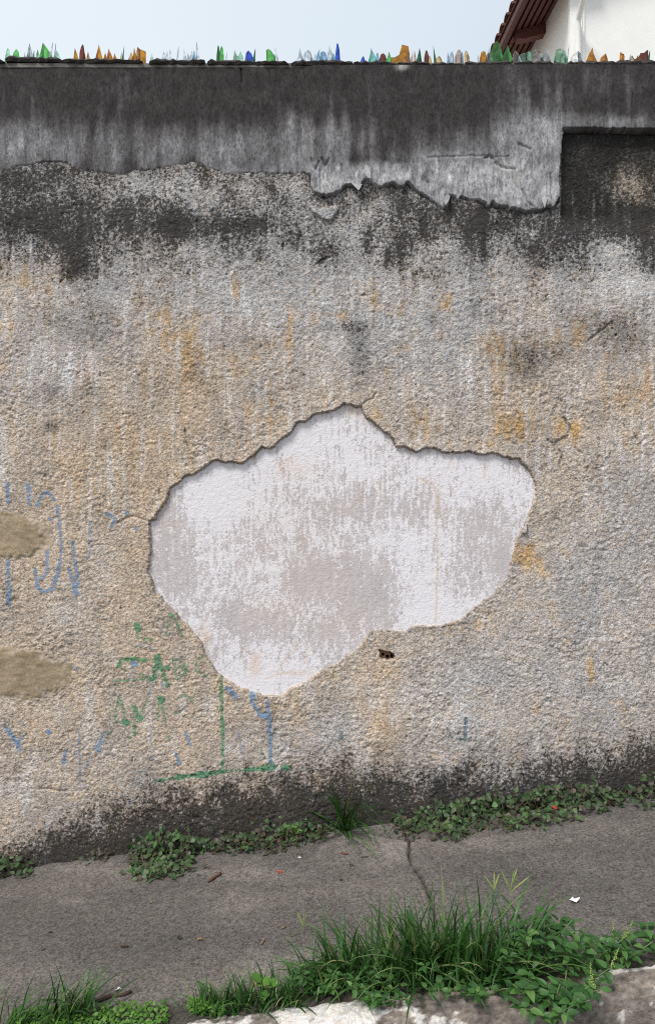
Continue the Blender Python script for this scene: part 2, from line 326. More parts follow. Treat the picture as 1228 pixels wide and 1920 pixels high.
# ---- where the stains and the darker recess lie
n_a = fbm(u, v, 110, 150, o=4, seed=50); n_s = fbm(u, v, 26, 130, o=3, seed=51); n_b = fbm(u, v, 45, o=3, seed=52); n_c = fbm(u, v, 240, o=3, seed=53)
GREY, TAN, OCHRE, DARK, PALE = (.43, .422, .428), (.50, .395, .297), (.50, .315, .125), (.125, .12, .122), (.62, .62, .635)
t_tan = .10 + S(v, 500, 880) * (.62 - .30 * S(u, 480, 900)) + .30 * n_a + .22 * n_s * (1 - S(v, 750, 950)) - .18 * S(v, 1330, 1480)
t_tan += blobs(u, v, [(330,700,110,110,.35),(230,880,130,90,.3),(960,740,110,130,.35),(1150,760,120,110,.25),(1010,960,60,80,.3),(720,1330,36,110,.55),(40,560,60,80,.2),(1120,1250,160,120,-.22),(640,1360,50,50,-.35),(870,1360,45,60,-.4),(150,1120,60,70,-.2),(1110,1080,130,130,-.3),(900,1280,170,90,-.22),(540,1400,90,50,-.2),(230,1400,90,60,-.12),(800,660,120,110,-.2),(430,560,90,70,-.15),(70,720,70,70,-.2),(1200,950,50,100,-.2),(560,560,160,60,-.15)])
tint = L3(np.array(GREY) * np.ones(u.shape + (3,)), TAN, np.clip(t_tan, 0, 1))
oc = blobs(u, v, [(945,805,22,26,.95),(975,800,28,30,.95),(1072,808,22,18,.8),(1030,800,20,20,.5),(45,530,36,36,.6),(110,520,20,30,.4),(442,545,9,26,.7),(300,610,60,40,.38),(350,660,40,70,.38),(545,600,14,34,.5),(622,592,24,10,.7),(735,590,20,20,.45),(1105,1262,8,38,.85),(985,1035,24,20,.75),(1010,1060,40,30,.3),(985,650,60,50,.35),(1070,630,36,30,.45),(1180,720,60,70,.42),(930,690,20,70,.4),(470,690,40,50,.35),(500,760,30,50,.4),(545,640,16,30,.45),(1060,1180,30,40,.25),(860,1175,50,20,.35),(700,560,30,30,.3),(905,1300,14,30,.45),(830,570,30,30,.35),(20,600,20,70,.4),(790,790,30,30,.35),(700,780,20,20,.35)])
n_f = fbm(u, v, 14, 20, o=3, seed=57, gain=.65)
oc = np.clip((oc * (.75 + .5 * n_s) + .40 * n_b + .22 * n_s + .38 * n_f - .12) * 1.5, 0, 1) * S(v, 440, 520)
tint = L3(tint, OCHRE, np.clip(oc, 0, .85))
pl = blobs(u, v, [(134,690,7,55,1.0),(128,705,14,24,.7),(70,660,18,50,.6),(20,560,16,60,.5),(60,555,8,40,.4),(420,520,30,60,.3),(520,560,60,50,.3),(640,640,50,60,.25),(600,560,14,14,.6),(1190,530,60,30,.7),(1140,470,50,30,.55),(880,440,60,60,.25),(870,570,20,60,.3),(880,680,8,60,.4),(300,360,140,26,.42),(270,400,60,20,.3),(540,350,60,40,.3),(690,430,80,60,.3),(120,1150,30,25,.35),(200,1040,25,60,.3),(640,1380,45,40,.3),(855,1340,30,60,.35),(5,800,12,40,.7)])
tint = L3(tint, PALE, np.clip((pl + .3 * n_b) * .9, 0, .9))
dk = blobs(u, v, [(672,660,26,70,.85),(650,615,50,12,.6),(180,615,50,50,.6),(160,505,40,50,.4),(110,600,30,20,.4),(95,735,34,24,.7),(170,735,36,26,.6),(130,790,30,40,.35),(97,803,18,14,.9),(200,835,10,18,.7),(370,700,30,24,.55),(280,735,40,26,.5),(985,690,34,36,1.0),(960,660,60,40,.4),(1050,660,50,22,.5),(1130,612,80,34,.55),(1180,650,60,40,.4),(900,590,40,22,.5),(812,600,18,18,.55),(470,640,40,22,.45),(420,640,18,30,.35),(560,715,20,26,.45),(480,745,30,20,.45),(400,760,40,70,.3),(320,560,60,40,.25),(890,520,18,60,.3),(1210,930,40,60,.35),(760,800,60,30,.25),(1085,840,30,30,.25),(60,620,30,40,.3),(1060,560,40,30,.35),(940,905,20,10,.2),(20,1010,110,60,.12),(1090,1400,40,30,.4)])
dk = np.clip((dk * 1.0 + .22 * n_b + .2 * n_a + .12 * n_s - .05 - .25 * S(v, 850, 1000)) * .95, 0, .85)
dk = np.clip(dk + .22 * n_f * (dk > .05), 0, .85); tint = L3(tint, DARK, dk * .5); tint = tint * (1 + .16 * n_a + .12 * fbm(u, v, 30, 50, o=3, seed=69) + .10 * n_s)[..., None]
band_low = S(v, 330, 300) if False else None
grime = .54 * (1 - S(v, 430, 560)) * (v > 240) + .14 * (1 - S(v, 500, 660)) - .03
grime += blobs(u, v, [(60,400,110,40,.34),(150,440,60,50,.30),(0,345,120,26,.25),(60,330,70,18,.2),(260,405,60,26,.22),(330,425,70,34,.34),(220,420,40,20,.25),(440,440,50,40,.18),(500,425,40,14,.4),(440,424,26,8,.3),(550,455,26,22,.25),(760,440,40,60,.36),(745,370,60,20,.25),(850,400,60,18,.3),(960,420,70,20,.35),(1080,440,60,40,.32),(1010,470,60,24,.34),(1160,430,70,50,.30),(1215,480,30,50,.5),(1060,500,80,16,.3),(880,470,18,60,.3),(905,440,14,50,.35),(610,480,30,14,.3),(130,480,50,40,.26),(600,340,40,10,.2),(300,345,120,18,-.22),(330,375,130,18,-.12),(540,345,70,26,-.15),(680,420,60,60,-.18),(60,430,90,60,.12),(380,430,120,26,.12),(1140,470,40,26,-.35),(1185,535,50,26,-.3),(870,350,30,20,.1)])
grime += .34 * n_b * (1 - S(v, 480, 620)) + .22 * n_s * (1 - S(v, 480, 650)) + .16 * n_a * (1 - S(v, 500, 700))
tint = L3(tint, (.060, .058, .056), np.clip(rec - blobs(u, v, [(1188,352,40,40,.9)]), 0, 1) * .9); tint = L3(tint, (.40, .34, .26), np.clip(blobs(u, v, [(1188,352,40,40,.8)]), 0, 1))  # recess face coloured darker, with one tan blotch left lighter
grime += rec * (.40 - blobs(u, v, [(1188,352,32,34,.72),(1150,330,60,50,.18),(1120,385,50,12,.3)]))  # recess darkened once more, less around the blotch
lo = np.interp(u[0], [-2600,-300,0,100,190,250,330,430,520,600,700,790,880,960,1050,1140,1228,1700,2700], [1900,1650,1612,1560,1535,1505,1490,1478,1462,1448,1450,1462,1440,1450,1428,1418,1398,1350,1200])
lo = lo[None, :] + 26 * n_b + 16 * n_s
grime += .94 * S(v + 22 * n_f, lo - 56, lo + 60) + .10 * S(v, lo - 150, lo - 40) + .20 * S(v, lo - 110, lo) + .12 * S(v, lo + 40, lo + 110)
spots = [(349,805,346,829),(352,829,354,841),(367,848,363,870),(418,853,416,863),(422,805,418,815),(300,918,300,926),(288,938,290,944),(428,790,424,796),(376,862,379,868),(340,858,344,862),(212,905,216,912),(725,470,722,500),(905,395,905,480),(598,495,606,488)]
for a, b, c, d_ in spots: grime += .75 * np.exp(-(line_dist([(a, b), (c, d_)], 14, 2.) / 4.0) ** 2)
grime += .5 * np.exp(-(line_dist([(743,797),(741,815),(738,834)], 14, 1.) / 3.2) ** 2)
grime -= .20 * S(v, 560, 760) * (1 - S(v, lo - 120, lo - 30))
grime = np.where(inF, .18 + .2 * n_b, grime)
tint = np.where(inF[..., None], np.array((.38, .385, .40)), tint)
grime += .78 * dk + .42 * pits * S(v, 380, 480)
stk = S(fbm(u, v, 11, 150, o=3, seed=58) + .5 * n_s, .12, .55) * S(v, 330, 380) * (1 - S(v, 900, 1080)) + .7 * S(fbm(u, v, 40, 130, o=3, seed=59), .1, .5) * S(v, 1230, 1320)
tint = L3(tint, PALE, .55 * stk * (1 - dk)); grime -= .10 * stk
# spray paint remains
paint = np.zeros(u.shape + (4,)); BLUE, GREEN, TEAL, BLACK = (.15, .28, .46), (.05, .25, .125), (.075, .16, .19), (.03, .033, .036)
PB = [(BLUE, 4.2, .8, [[(17,907),(19,942)],[(56,911),(58,945)],[(74,948),(82,928),(94,923),(106,938)],[(97,974),(101,974)],[(110,950),(113,965),(118,1037)],[(138,1015),(147,1078),(147,1113)],[(132,1065),(145,1112)],[(68,1066),(72,1099),(85,1109),(103,1102),(111,1072),(116,1044)],[(92,1027),(91,1072),(80,1085)],[(203,962),(217,972),(212,988)],[(239,962),(240,963)],[(256,989),(257,991)],[(17,1044),(20,1089),(20,1136)],[(198,1373),(185,1402)],[(350,1373),(357,1393)],[(330,1408),(339,1430)],[(472,1298),(474,1316),(491,1338),(505,1342)],[(502,1309),(505,1342),(509,1426)],[(13,1358),(36,1392),(42,1406)],[(47,1378),(36,1392)],[(126,1408),(122,1429)],[(140,1247),(147,1254)]]),
      (BLUE, 5.5, .95, [[(252,1243),(258,1244)],[(428,1290),(443,1305)],[(488,1338),(504,1342)],[(34,1390),(38,1393)],[(94,1368),(96,1370)],[(474,1300),(474,1312)],[(56,911),(57,918)],[(20,1110),(20,1130)],[(185,1398),(188,1404)],[(143,1105),(147,1112)]]),
      (BLUE, 3.4, .55, [[(171,979),(173,1037),(164,1048)],[(260,1210),(275,1203),(291,1219)],[(252,1250),(252,1268)],[(281,1280),(281,1305)],[(282,1375),(286,1393)],[(286,1416),(288,1422)],[(449,1371),(454,1411)],[(406,1297),(406,1305)],[(48,1338),(48,1367)],[(151,1370),(153,1440)],[(153,1440),(152,1478)],[(160,1470),(161,1477)],[(265,1445),(266,1475)],[(238,1488),(247,1507)],[(148,1531),(150,1550)],[(217,1458),(221,1470)],[(305,1280),(308,1290)],[(738,1215),(746,1228)],[(769,1178),(771,1181)],[(175,1410),(165,1440)]]),
      (GREEN, 5.2, .85, [[(298,1228),(291,1272)],[(298,1228),(315,1285)],[(291,1252),(318,1250)],[(340,1454),(384,1450)],[(384,1450),(421,1444)],[(461,1441),(516,1436)],[(225,1247),(232,1236),(256,1234),(276,1237)],[(253,1323),(264,1344)],[(280,1272),(289,1272)]]),
      (GREEN, 6.5, 1.1, [[(534,1437),(539,1437)],[(496,1437),(514,1436)],[(298,1230),(297,1240)],[(335,1455),(345,1453)],[(376,1450),(390,1450)],[(303,1309),(306,1312)],[(259,1170),(261,1178)],[(236,1351),(240,1354)],[(263,1342),(266,1345)]]),
      (GREEN, 4.0, .62, [[(322,1151),(313,1188)],[(326,1151),(344,1193)],[(260,1168),(260,1195)],[(272,1197),(288,1199)],[(220,1274),(253,1272),(289,1272)],[(225,1247),(240,1256)],[(262,1262),(286,1270)],[(326,1232),(333,1272)],[(330,1236),(351,1245),(337,1250)],[(337,1250),(355,1257),(335,1270)],[(383,1228),(368,1239),(370,1256),(388,1265)],[(225,1305),(216,1353)],[(229,1309),(238,1353)],[(217,1352),(240,1353)],[(264,1344),(278,1311)],[(254,1323),(254,1378)],[(304,1309),(311,1353)],[(301,1312),(296,1345)],[(333,1309),(348,1301),(361,1312)],[(330,1336),(340,1333)],[(205,1371),(209,1375)],[(243,1378),(245,1386)],[(317,1378),(319,1384)],[(416,1268),(419,1437)],[(293,1463),(340,1454)],[(421,1444),(461,1441)],[(490,1400),(497,1420)]]),
      (GREEN, 4.6, .75, [[(416,1280),(417,1330)],[(418,1345),(419,1410)],[(293,1463),(312,1459)]]),
      (TEAL, 4.2, .8, [[(872,1345),(870,1383)],[(642,1372),(640,1381)]]), (TEAL, 2.8, .6, [[(836,1362),(847,1381),(870,1384)],[(668,1254),(672,1262)],[(690,1303),(692,1305)]]),
      (BLACK, 4.0, .85, [[(1054,783),(1065,797)],[(1026,825),(1038,831)],[(1061,817),(1040,827)]]), (BLACK, 3.0, .6, [[(1065,797),(1061,821),(1026,825)],[(1026,825),(1051,849),(1046,872)],[(1166,793),(1167,801)],[(1093,850),(1092,866)],[(1143,846),(1128,867)],[(1039,963),(1051,981)],[(1164,976),(1166,980)]])]
for col, wd, k, lines in PB:
    a = np.zeros(u.shape)
    for ln in lines: a = np.maximum(a, k * (1 - S(line_dist(ln, 14, 1.6), wd * .45, wd * 1.35)))
    mk = a > paint[..., 3]; paint[mk, :3] = col; paint[..., 3] = np.maximum(paint[..., 3], a)
paint[..., 3] *= np.where(v > 1425, 1.12, .97) * (.62 + .48 * S(grain, -.004, .005))
zero = np.zeros_like(u); nopaint = np.zeros_like(paint)
# white old paint inside the broken patch
cov = .60 + blobs(u, v, [(330,1050,40,80,-.5),(310,960,24,40,-.3),(640,1080,80,50,-.42),(700,1130,60,44,-.42),(560,1100,50,30,-.3),(470,1010,70,50,-.12),(760,960,60,30,-.18),(900,980,50,40,-.3),(860,1060,60,40,-.25),(940,1060,26,40,-.35),(500,1170,80,30,-.3),(620,1190,60,30,-.25),(430,1150,40,40,-.2),(600,940,90,30,-.2),(690,960,60,30,-.2),(420,920,120,60,.25),(580,830,120,50,.25),(900,890,90,40,.3),(800,1060,45,80,.35),(840,1150,60,20,.3),(500,1270,90,40,.4),(400,960,60,70,.25),(520,1080,26,40,.25),(730,1020,50,30,.2),(800,1150,50,40,.3)])
cov = cov - .10 + .30 * fbm(u, v, 22, 50, o=3, seed=70, gain=.65) + .16 * fbm(u, v, 60, 90, o=3, seed=71) + .46 * fbm(u, v, 8, 17, o=3, seed=74, gain=.6) * 1.0 + .34 * fbm(u, v, 5, 80, o=3, seed=75) * S(1130 - v, -60, 200) + .05
rust = blobs(u, v, [(385,1195,9,26,.6),(478,1250,12,20,.55),(482,1232,10,8,.4),(574,1232,5,14,.45),(664,772,22,9,.5),(560,880,40,18,.22),(540,1010,120,120,.12),(560,1262,40,6,.35),(520,1140,60,30,.18),(320,985,16,10,.3),(820,930,30,50,.10),(640,1170,50,30,.15)])
for ln, k, wd in (([(787,896),(809,908),(818,925),(819,959),(818,1000),(821,1048),(819,1099),(816,1167)], .75, 1.8), ([(713,897),(715,931)], .6, 2.4), ([(678,904),(678,932),(654,955)], .5, 1.6), ([(849,853),(840,877)], .6, 1.8), ([(910,855),(907,897)], .7, 1.8), ([(521,1262),(525,1247),(538,1233),(564,1201)], .55, 1.5), ([(495,1275),(521,1264),(552,1260)], .5, 1.6), ([(893,960),(893,1045)], .3, 1.4), ([(524,865),(528,884)], .6, 1.8), ([(541,868),(540,880)], .55, 1.8), ([(552,852),(530,870)], .35, 3)):
    rust += k * np.exp(-(line_dist(ln, 8, 2.) / wd) ** 2)
base_u = np.array((.53, .49, .497)) * (1 + .10 * fbm(u, v, 8, 60, o=3, seed=78) + .06 * n_b)[..., None] * np.ones(u.shape + (3,)); rf_ = np.clip(rust * .75, 0, .8)
tp = L3(base_u, (.55, .37, .21), rf_); wp = L3(np.array((.775, .755, .795)) * np.ones(u.shape + (3,)), (.62, .43, .26), rf_)
patch_paint = np.concatenate([wp, np.clip(cov, .021, 1.3)[..., None]], -1)
gp = .14 * fbm(u, v, 8, 40, o=2, seed=72) - .25 + blobs(u, v, [(900,1074,3,5,1.2),(899,1086,1.6,3,1.),(937,1043,2.2,2,.9),(711,857,3,2.5,.8),(740,899,2,2,.6),(626,821,2,2,.6)])
# cement band
lt = -.05 + .03 * S(u, 500, 640) + .36 * S(v, 205, 270) + .10 * S(v, 120, 220) * n_c + .26 * n_s + .16 * n_a + .15 * fbm(u, v, 12, 150, o=2, seed=80) * S(v, 120, 180)
lt += blobs(u, v, [(40,270,60,50,.28),(100,250,40,50,.15),(210,170,40,40,.18),(330,260,80,40,.10),(430,285,60,30,.22),(560,270,30,60,.25),(640,250,60,40,.2),(200,230,60,40,.1),(270,290,60,20,.1),(470,325,60,8,.4),(980,260,60,60,.35),(1030,240,40,40,.4),(940,180,30,70,.2),(990,350,70,60,.5),(870,345,100,44,.55),(640,345,60,26,.8),(720,330,40,20,.5),(820,300,50,12,.3),(1140,235,90,14,.4),(1130,170,60,30,.15),(540,230,20,40,.15),(130,145,60,20,-.1),(750,260,60,40,-.22),(480,180,90,50,-.1),(880,230,50,60,-.15),(160,310,70,10,-.12),(1085,205,14,10,-.3),(700,180,120,50,-.08)])
lt += S(v, 304, 316) * step * S(1052 - u, 0, 12) * (.22 + .30 * fbm(u, v, 22, 34, o=3, seed=87))
lt = np.clip(lt, 0, 1)
tb = L3(np.array((.040, .036, .037)) * np.ones(u.shape + (3,)), (.155, .152, .160), S(lt, .0, .60)); tb = L3(tb, (.33, .33, .348), S(lt, .42, 1.08)); tb = tb * (1 + .30 * fbm(u, v, 24, 30, o=2, seed=86) + .42 * fbm(u, v, 8, 38, o=3, seed=85, gain=.7) * S(lt, .1, .5))[..., None]
tb = L3(tb, (.48, .48, .46), np.clip(blobs(u, v, [(752,130,10,8,.9),(960,335,14,10,.6),(955,318,18,6,.5),(610,350,14,16,.4)]) + np.clip(S(v, 128, 121) * S(fbm(u, v, 120, 40, o=3, seed=83), .1, .35) * .8, 0, 1) * (v < 130), 0, 1))
gb = -.1 + .25 * fbm(u, v, 14, 60, o=3, seed=81) + .30 * np.exp(-(dB / 2.0) ** 2) * S(v, 290, 305) * (.2 + .8 * step) + .42 * S(v + 10 * n_b, 296, 326) * (1 - step) * S(n_b + n_a, -.5, .3) + .12 * (1 - S(v, 120, 200))
gb += .8 * np.exp(-(line_dist([(452,122),(455,158)], 8) / 2.4) ** 2) + .4 * np.exp(-(line_dist([(488,150),(482,200)], 8) / 3) ** 2)
tm = L3(np.array((.345, .275, .19)) * np.ones(u.shape + (3,)), (.25, .198, .135), S(n_b + .5 * fbm(u, v, 22, 12, o=2, seed=47), -.3, .6))
tm = L3(tm, tint * .8 + .2 * np.array((.30, .24, .16)), S(E12 + .5 * fbm(u, v, 18, o=2, seed=48), .5, 1.0))
gm = blobs(u, v, [(60,965,70,10,.45),(100,1010,16,30,.3),(40,1218,70,8,.35),(140,1250,10,30,.2)]) - .05 + .15 * n_b  # mortar repairs coloured darker along their tops and right ends
REL = {0: (tint, grime, paint), 1: (tp, gp, patch_paint), 2: (tb, gb, nopaint), 3: (tm, gm, nopaint), 4: (tm * .97, gm, nopaint)}
# face regions
q = np.stack([reg[:-1, :-1], reg[:-1, 1:], reg[1:, 1:], reg[1:, :-1]], -1)
fr = np.full(q.shape[:2], 1)
for k in (4, 3, 0, 2): fr[(q == k).any(-1)] = k
fr[((q == 1) | (q == 0)).all(-1) & (q == 1).any(-1) & (q == 0).any(-1)] = 0
fr[(q == 5).all(-1)] = 9
idx = np.arange(nx * nz).reshape(nz, nx)
quads = np.stack([idx[:-1, :-1], idx[:-1, 1:], idx[1:, 1:], idx[1:, :-1]], -1)
Zt = Z - .0130 * S(u, 330, 640) * S(v, 150, 121)
XYZ = np.stack([X, -h, Zt], -1).reshape(-1, 3)
def grid_mesh(name, co, F, mats, parent, att, smooth=True):
    used, inv = np.unique(F, return_inverse=True); inv = inv.reshape(F.shape)
    me = bpy.data.meshes.new(name); n, m = len(used), len(F)
    me.vertices.add(n); me.vertices.foreach_set('co', co[used].astype(np.float32).ravel())
    me.loops.add(m * 4); me.loops.foreach_set('vertex_index', inv.astype(np.int32).ravel())
    me.polygons.add(m); me.polygons.foreach_set('loop_start', np.arange(0, m * 4, 4, dtype=np.int32))
    me.polygons.foreach_set('use_smooth', np.full(m, smooth))
    me.update(calc_edges=True)
    t, g, p = att; t = t.reshape(-1, 3)[used]; g = g.ravel()[used]; p = p.reshape(-1, 4)[used]
    a = me.attributes.new('tint', 'FLOAT_COLOR', 'POINT'); a.data.foreach_set('color', np.concatenate([t, np.ones((n, 1))], 1).astype(np.float32).ravel())
    a = me.attributes.new('grime', 'FLOAT', 'POINT'); a.data.foreach_set('value', g.astype(np.float32))
    a = me.attributes.new('paint', 'FLOAT_COLOR', 'POINT'); a.data.foreach_set('color', p.astype(np.float32).ravel())
    return link(name, me, parent, mats)
wall = tag(empty('boundary_wall'), 'tall weathered plaster wall with a large broken white patch and glass shards on top', 'wall')
m_rough = wall_mat('roughcast', .0075, 125, spk=.50, bstr=1.0, warm=.36, gk=1.15, pk=.75, pw=.2, pmax=.8)
m_patch = wall_mat('old white paint', .0026, 120, spk=.07, gk=.45, warm=.08, grime_col=(.05, .045, .045), pk=.85, pw=.13, pmax=.95, gsc=85)
m_band = wall_mat('smooth cement', .0016, 170, zs=.45, spk=.46, gk=.95, warm=.05, gsc=70)
m_mort = wall_mat('fresh mortar', .0022, 110, spk=.22, gk=.6, warm=.2)
grid_mesh('rough_plaster', XYZ, quads[fr == 0], [m_rough], wall, REL[0])
o = grid_mesh('bare_patch', XYZ, quads[fr == 1], [m_patch], wall, REL[1]); o['label'] = 'white flaking old paint exposed where plaster broke off'
o = grid_mesh('cement_band', XYZ, quads[fr == 2], [m_band], wall, REL[2]); o['label'] = 'dark stained smooth cement band along the top'
o = grid_mesh('mortar_repair', XYZ, quads[fr == 3], [m_mort], wall, REL[3]); o['label'] = 'upper smooth tan mortar repair'
o = grid_mesh('mortar_repair', XYZ, quads[fr == 4], [m_mort], wall, REL[4]); o['label'] = 'lower smooth tan mortar repair'
m_flake = plain('loose plaster flake', (.36, .36, .37), .9, .35, 50, .003)
for fl, tilt, cl in (([(656,348),(664,351),(678,353),(675,361),(671,367),(663,357)],.8,1),([(1011,376),(1016,374),(1021,379),(1017,390),(1014,399),(1011,386)],.5,1),([(683,320),(688,316),(693,330),(694,344),(688,342),(684,336)],.3,0),([(830,376),(836,372),(841,374),(838,384),(832,393),(829,386)],.3,0)):
    bm = bmesh.new(); v0_ = min(p[1] for p in fl); A, B_ = [], []
    for (a, b) in fl:
        p_ = P(a, b, 0); yy = -(.040 + tilt * (b - v0_) / 374.6 * .55 + .002 * math.sin(a)); A.append(bm.verts.new((p_.x, yy - .003, p_.z))); B_.append(bm.verts.new((p_.x, yy + .006, p_.z + .003)))
    n = len(fl); bm.faces.new(A); bm.faces.new(B_[::-1])
    for i in range(n): bm.faces.new((A[i], B_[i], B_[(i + 1) % n], A[(i + 1) % n]))
    bmesh.ops.recalc_face_normals(bm, faces=bm.faces); o = from_bm('plaster_flake', bm, m_flake, wall)
    if cl: o['label'] = 'small pale flake hanging at the broken edge'
# hollow brick behind the small hole
bx = np.arange(-.062, .0621, .002); bz = np.arange(-.045, .0451, .002); BX, BZ = np.meshgrid(bx, bz)
bc = P(725, 1229, 0); bh = np.zeros_like(BX)
for hu, hv, r in ((718.5,1228.5,2.7),(727,1232.5,3.3),(735.5,1231.5,3.4),(733.5,1225,2.2)):
    p_ = P(hu, hv, 0) - bc; bh = np.where(np.hypot(BX - p_.x, BZ - p_.z) < r / 374.6, -.07, bh)
bh = bh + .0012 * perlin(BX / .008, BZ / .008, 4)
bi = np.arange(BX.size).reshape(BX.shape)
BF = np.stack([bi[:-1, :-1], bi[:-1, 1:], bi[1:, 1:], bi[1:, :-1]], -1).reshape(-1, 4)
grid_mesh('hollow_brick', np.stack([BX + bc.x, .024 - bh, BZ + bc.z], -1).reshape(-1, 3), BF, [m_mort], wall,
          (np.ones(BX.shape + (3,)) * np.array((.24, .15, .105)), np.zeros(BX.shape) - .1, np.zeros(BX.shape + (4,))), smooth=False)
# wall body behind the plaster
m_dark = plain('dark cement', (.055, .050, .048), .95, .5, 45, .006)
m_slab = plain('dark coping cement', (.040, .036, .034), .95, .5, 60, .006); m_bed = plain('grey mortar bed', (.15, .145, .135), .95, .9, 9, .003)
m_pale = plain('pale mortar', (.30, .29, .27), .95, .4, 60, .004)
bm = bmesh.new(); bm_box(bm, -7, 7, .14, .22, -1.2, 3.826); from_bm('masonry_core', bm, m_pale, wall)
bm = bmesh.new(); bm_box(bm, -7, 7, -.022, .220, 3.8125, 3.8330); from_bm('mortar_bed', bm, m_bed, wall)
# coping slabs
rnd = random.Random(3)
def slab(u0, u1, v0a, v0b, vbot, mat=None, parent=wall):
    """broken coping piece, its top edge uneven"""
    n = max(3, int((u1 - u0) / 7)); y0, y1 = -.03, .215; bm = bmesh.new(); rows = []
    for i in range(n + 1):
        f = i / n; uu = u0 + (u1 - u0) * f
        vt = v0a + (v0b - v0a) * f + rnd.uniform(-1.6, 1.6) + (rnd.uniform(1, 3) if i in (0, n) else 0)
        yf = y0 + rnd.uniform(-.006, .008); a = P(uu, vt, y0); b = P(uu, vbot + rnd.uniform(-.7, .9), y0)
        rows.append([bm.verts.new(q_) for q_ in ((a.x, yf, b.z), (a.x, yf - .006, (a.z + b.z) / 2 + rnd.uniform(-.004, .004)), (a.x, yf + .006, a.z), (a.x, y0 + .09, a.z + .003), (a.x, y1, a.z - .004), (a.x, y1, b.z))])
    for a, b in zip(rows, rows[1:]):
        for k in range(6): bm.faces.new((a[k], b[k], b[(k + 1) % 6], a[(k + 1) % 6]))
    bm.faces.new(rows[0]); bm.faces.new(rows[-1][::-1])
    return from_bm('coping_slab', bm, mat or m_slab, parent)
for s_ in [(-420,-230,110,109,118),(-226,-60,110,109,118),(-56,9,113,112,118),(11,114,104,106.5,115),(116,268,107.5,111,117),(280,384,109.5,110,119),(389,541,110.5,113.5,120),(546,661,112,113.5,122),(663,741,113,114,123),(743,806,114,114.5,123),(808,868,115,116,124),(872,962,113.5,114,124),(964,1060,114,115,124),(1062,1146,113.5,112.5,124),(1148,1232,113,112,124),(1235,1420,112,113,124),(1424,1640,112,113,124)]:
    slab(*s_)
# ------------------------------------------------------------------ glass shards set along the top
GC = {'brown': (.66, .27, .015), 'amber': (.88, .58, .25), 'green': (.16, .66, .14), 'dgreen': (.03, .20, .07), 'pgreen': (.48, .88, .58), 'clear': (.80, .88, .92), 'blue': (.04, .13, .72), 'lblue': (.34, .60, .84), 'maroon': (.22, .05, .025), 'teal': (.28, .72, .60), 'rose': (.82, .62, .50)}
GC = {k: tuple(x ** .5 for x in c) for k, c in GC.items()}
GM = {k: glass_mat('glass ' + k, c, tl=.02 if k == 'clear' else .12) for k, c in GC.items()}
GE = {k: glass_mat('glass edge ' + k, tuple(x * x * .9 for x in c), tl=.3) for k, c in GC.items()}
GL = {'brown': 'brown bottle glass', 'amber': 'pale amber glass', 'green': 'bright green glass', 'dgreen': 'dark green glass', 'pgreen': 'pale green glass', 'clear': 'clear glass', 'blue': 'deep blue glass', 'lblue': 'light blue glass', 'maroon': 'dark red brown glass', 'teal': 'teal glass', 'rose': 'pinkish pale glass'}
PRO = {'tri': [(0,.35),(.25,.62),(.5,1),(.75,.74),(1,.4)], 'point': [(0,.35),(.35,.75),(.6,1),(.7,.7),(1,.45)], 'tall': [(0,.55),(.3,.92),(.55,1),(.8,.9),(1,.7)], 'round': [(0,.6),(.2,.9),(.5,1),(.8,.92),(1,.65)], 'block': [(0,.75),(.15,.82),(.5,.9),(.85,1),(1,.95)], 'low': [(0,.25),(.25,.8),(.45,1),(.75,.75),(1,.3)], 'step': [(0,.7),(.08,1),(.42,.97),(.55,.6),(.78,.5),(.95,.55),(1,.3)], 'spike': [(0,.35),(.4,.8),(.6,1),(1,.3)], 'fork': [(0,.6),(.2,.95),(.4,.62),(.6,.7),(.8,1),(1,.5)]}
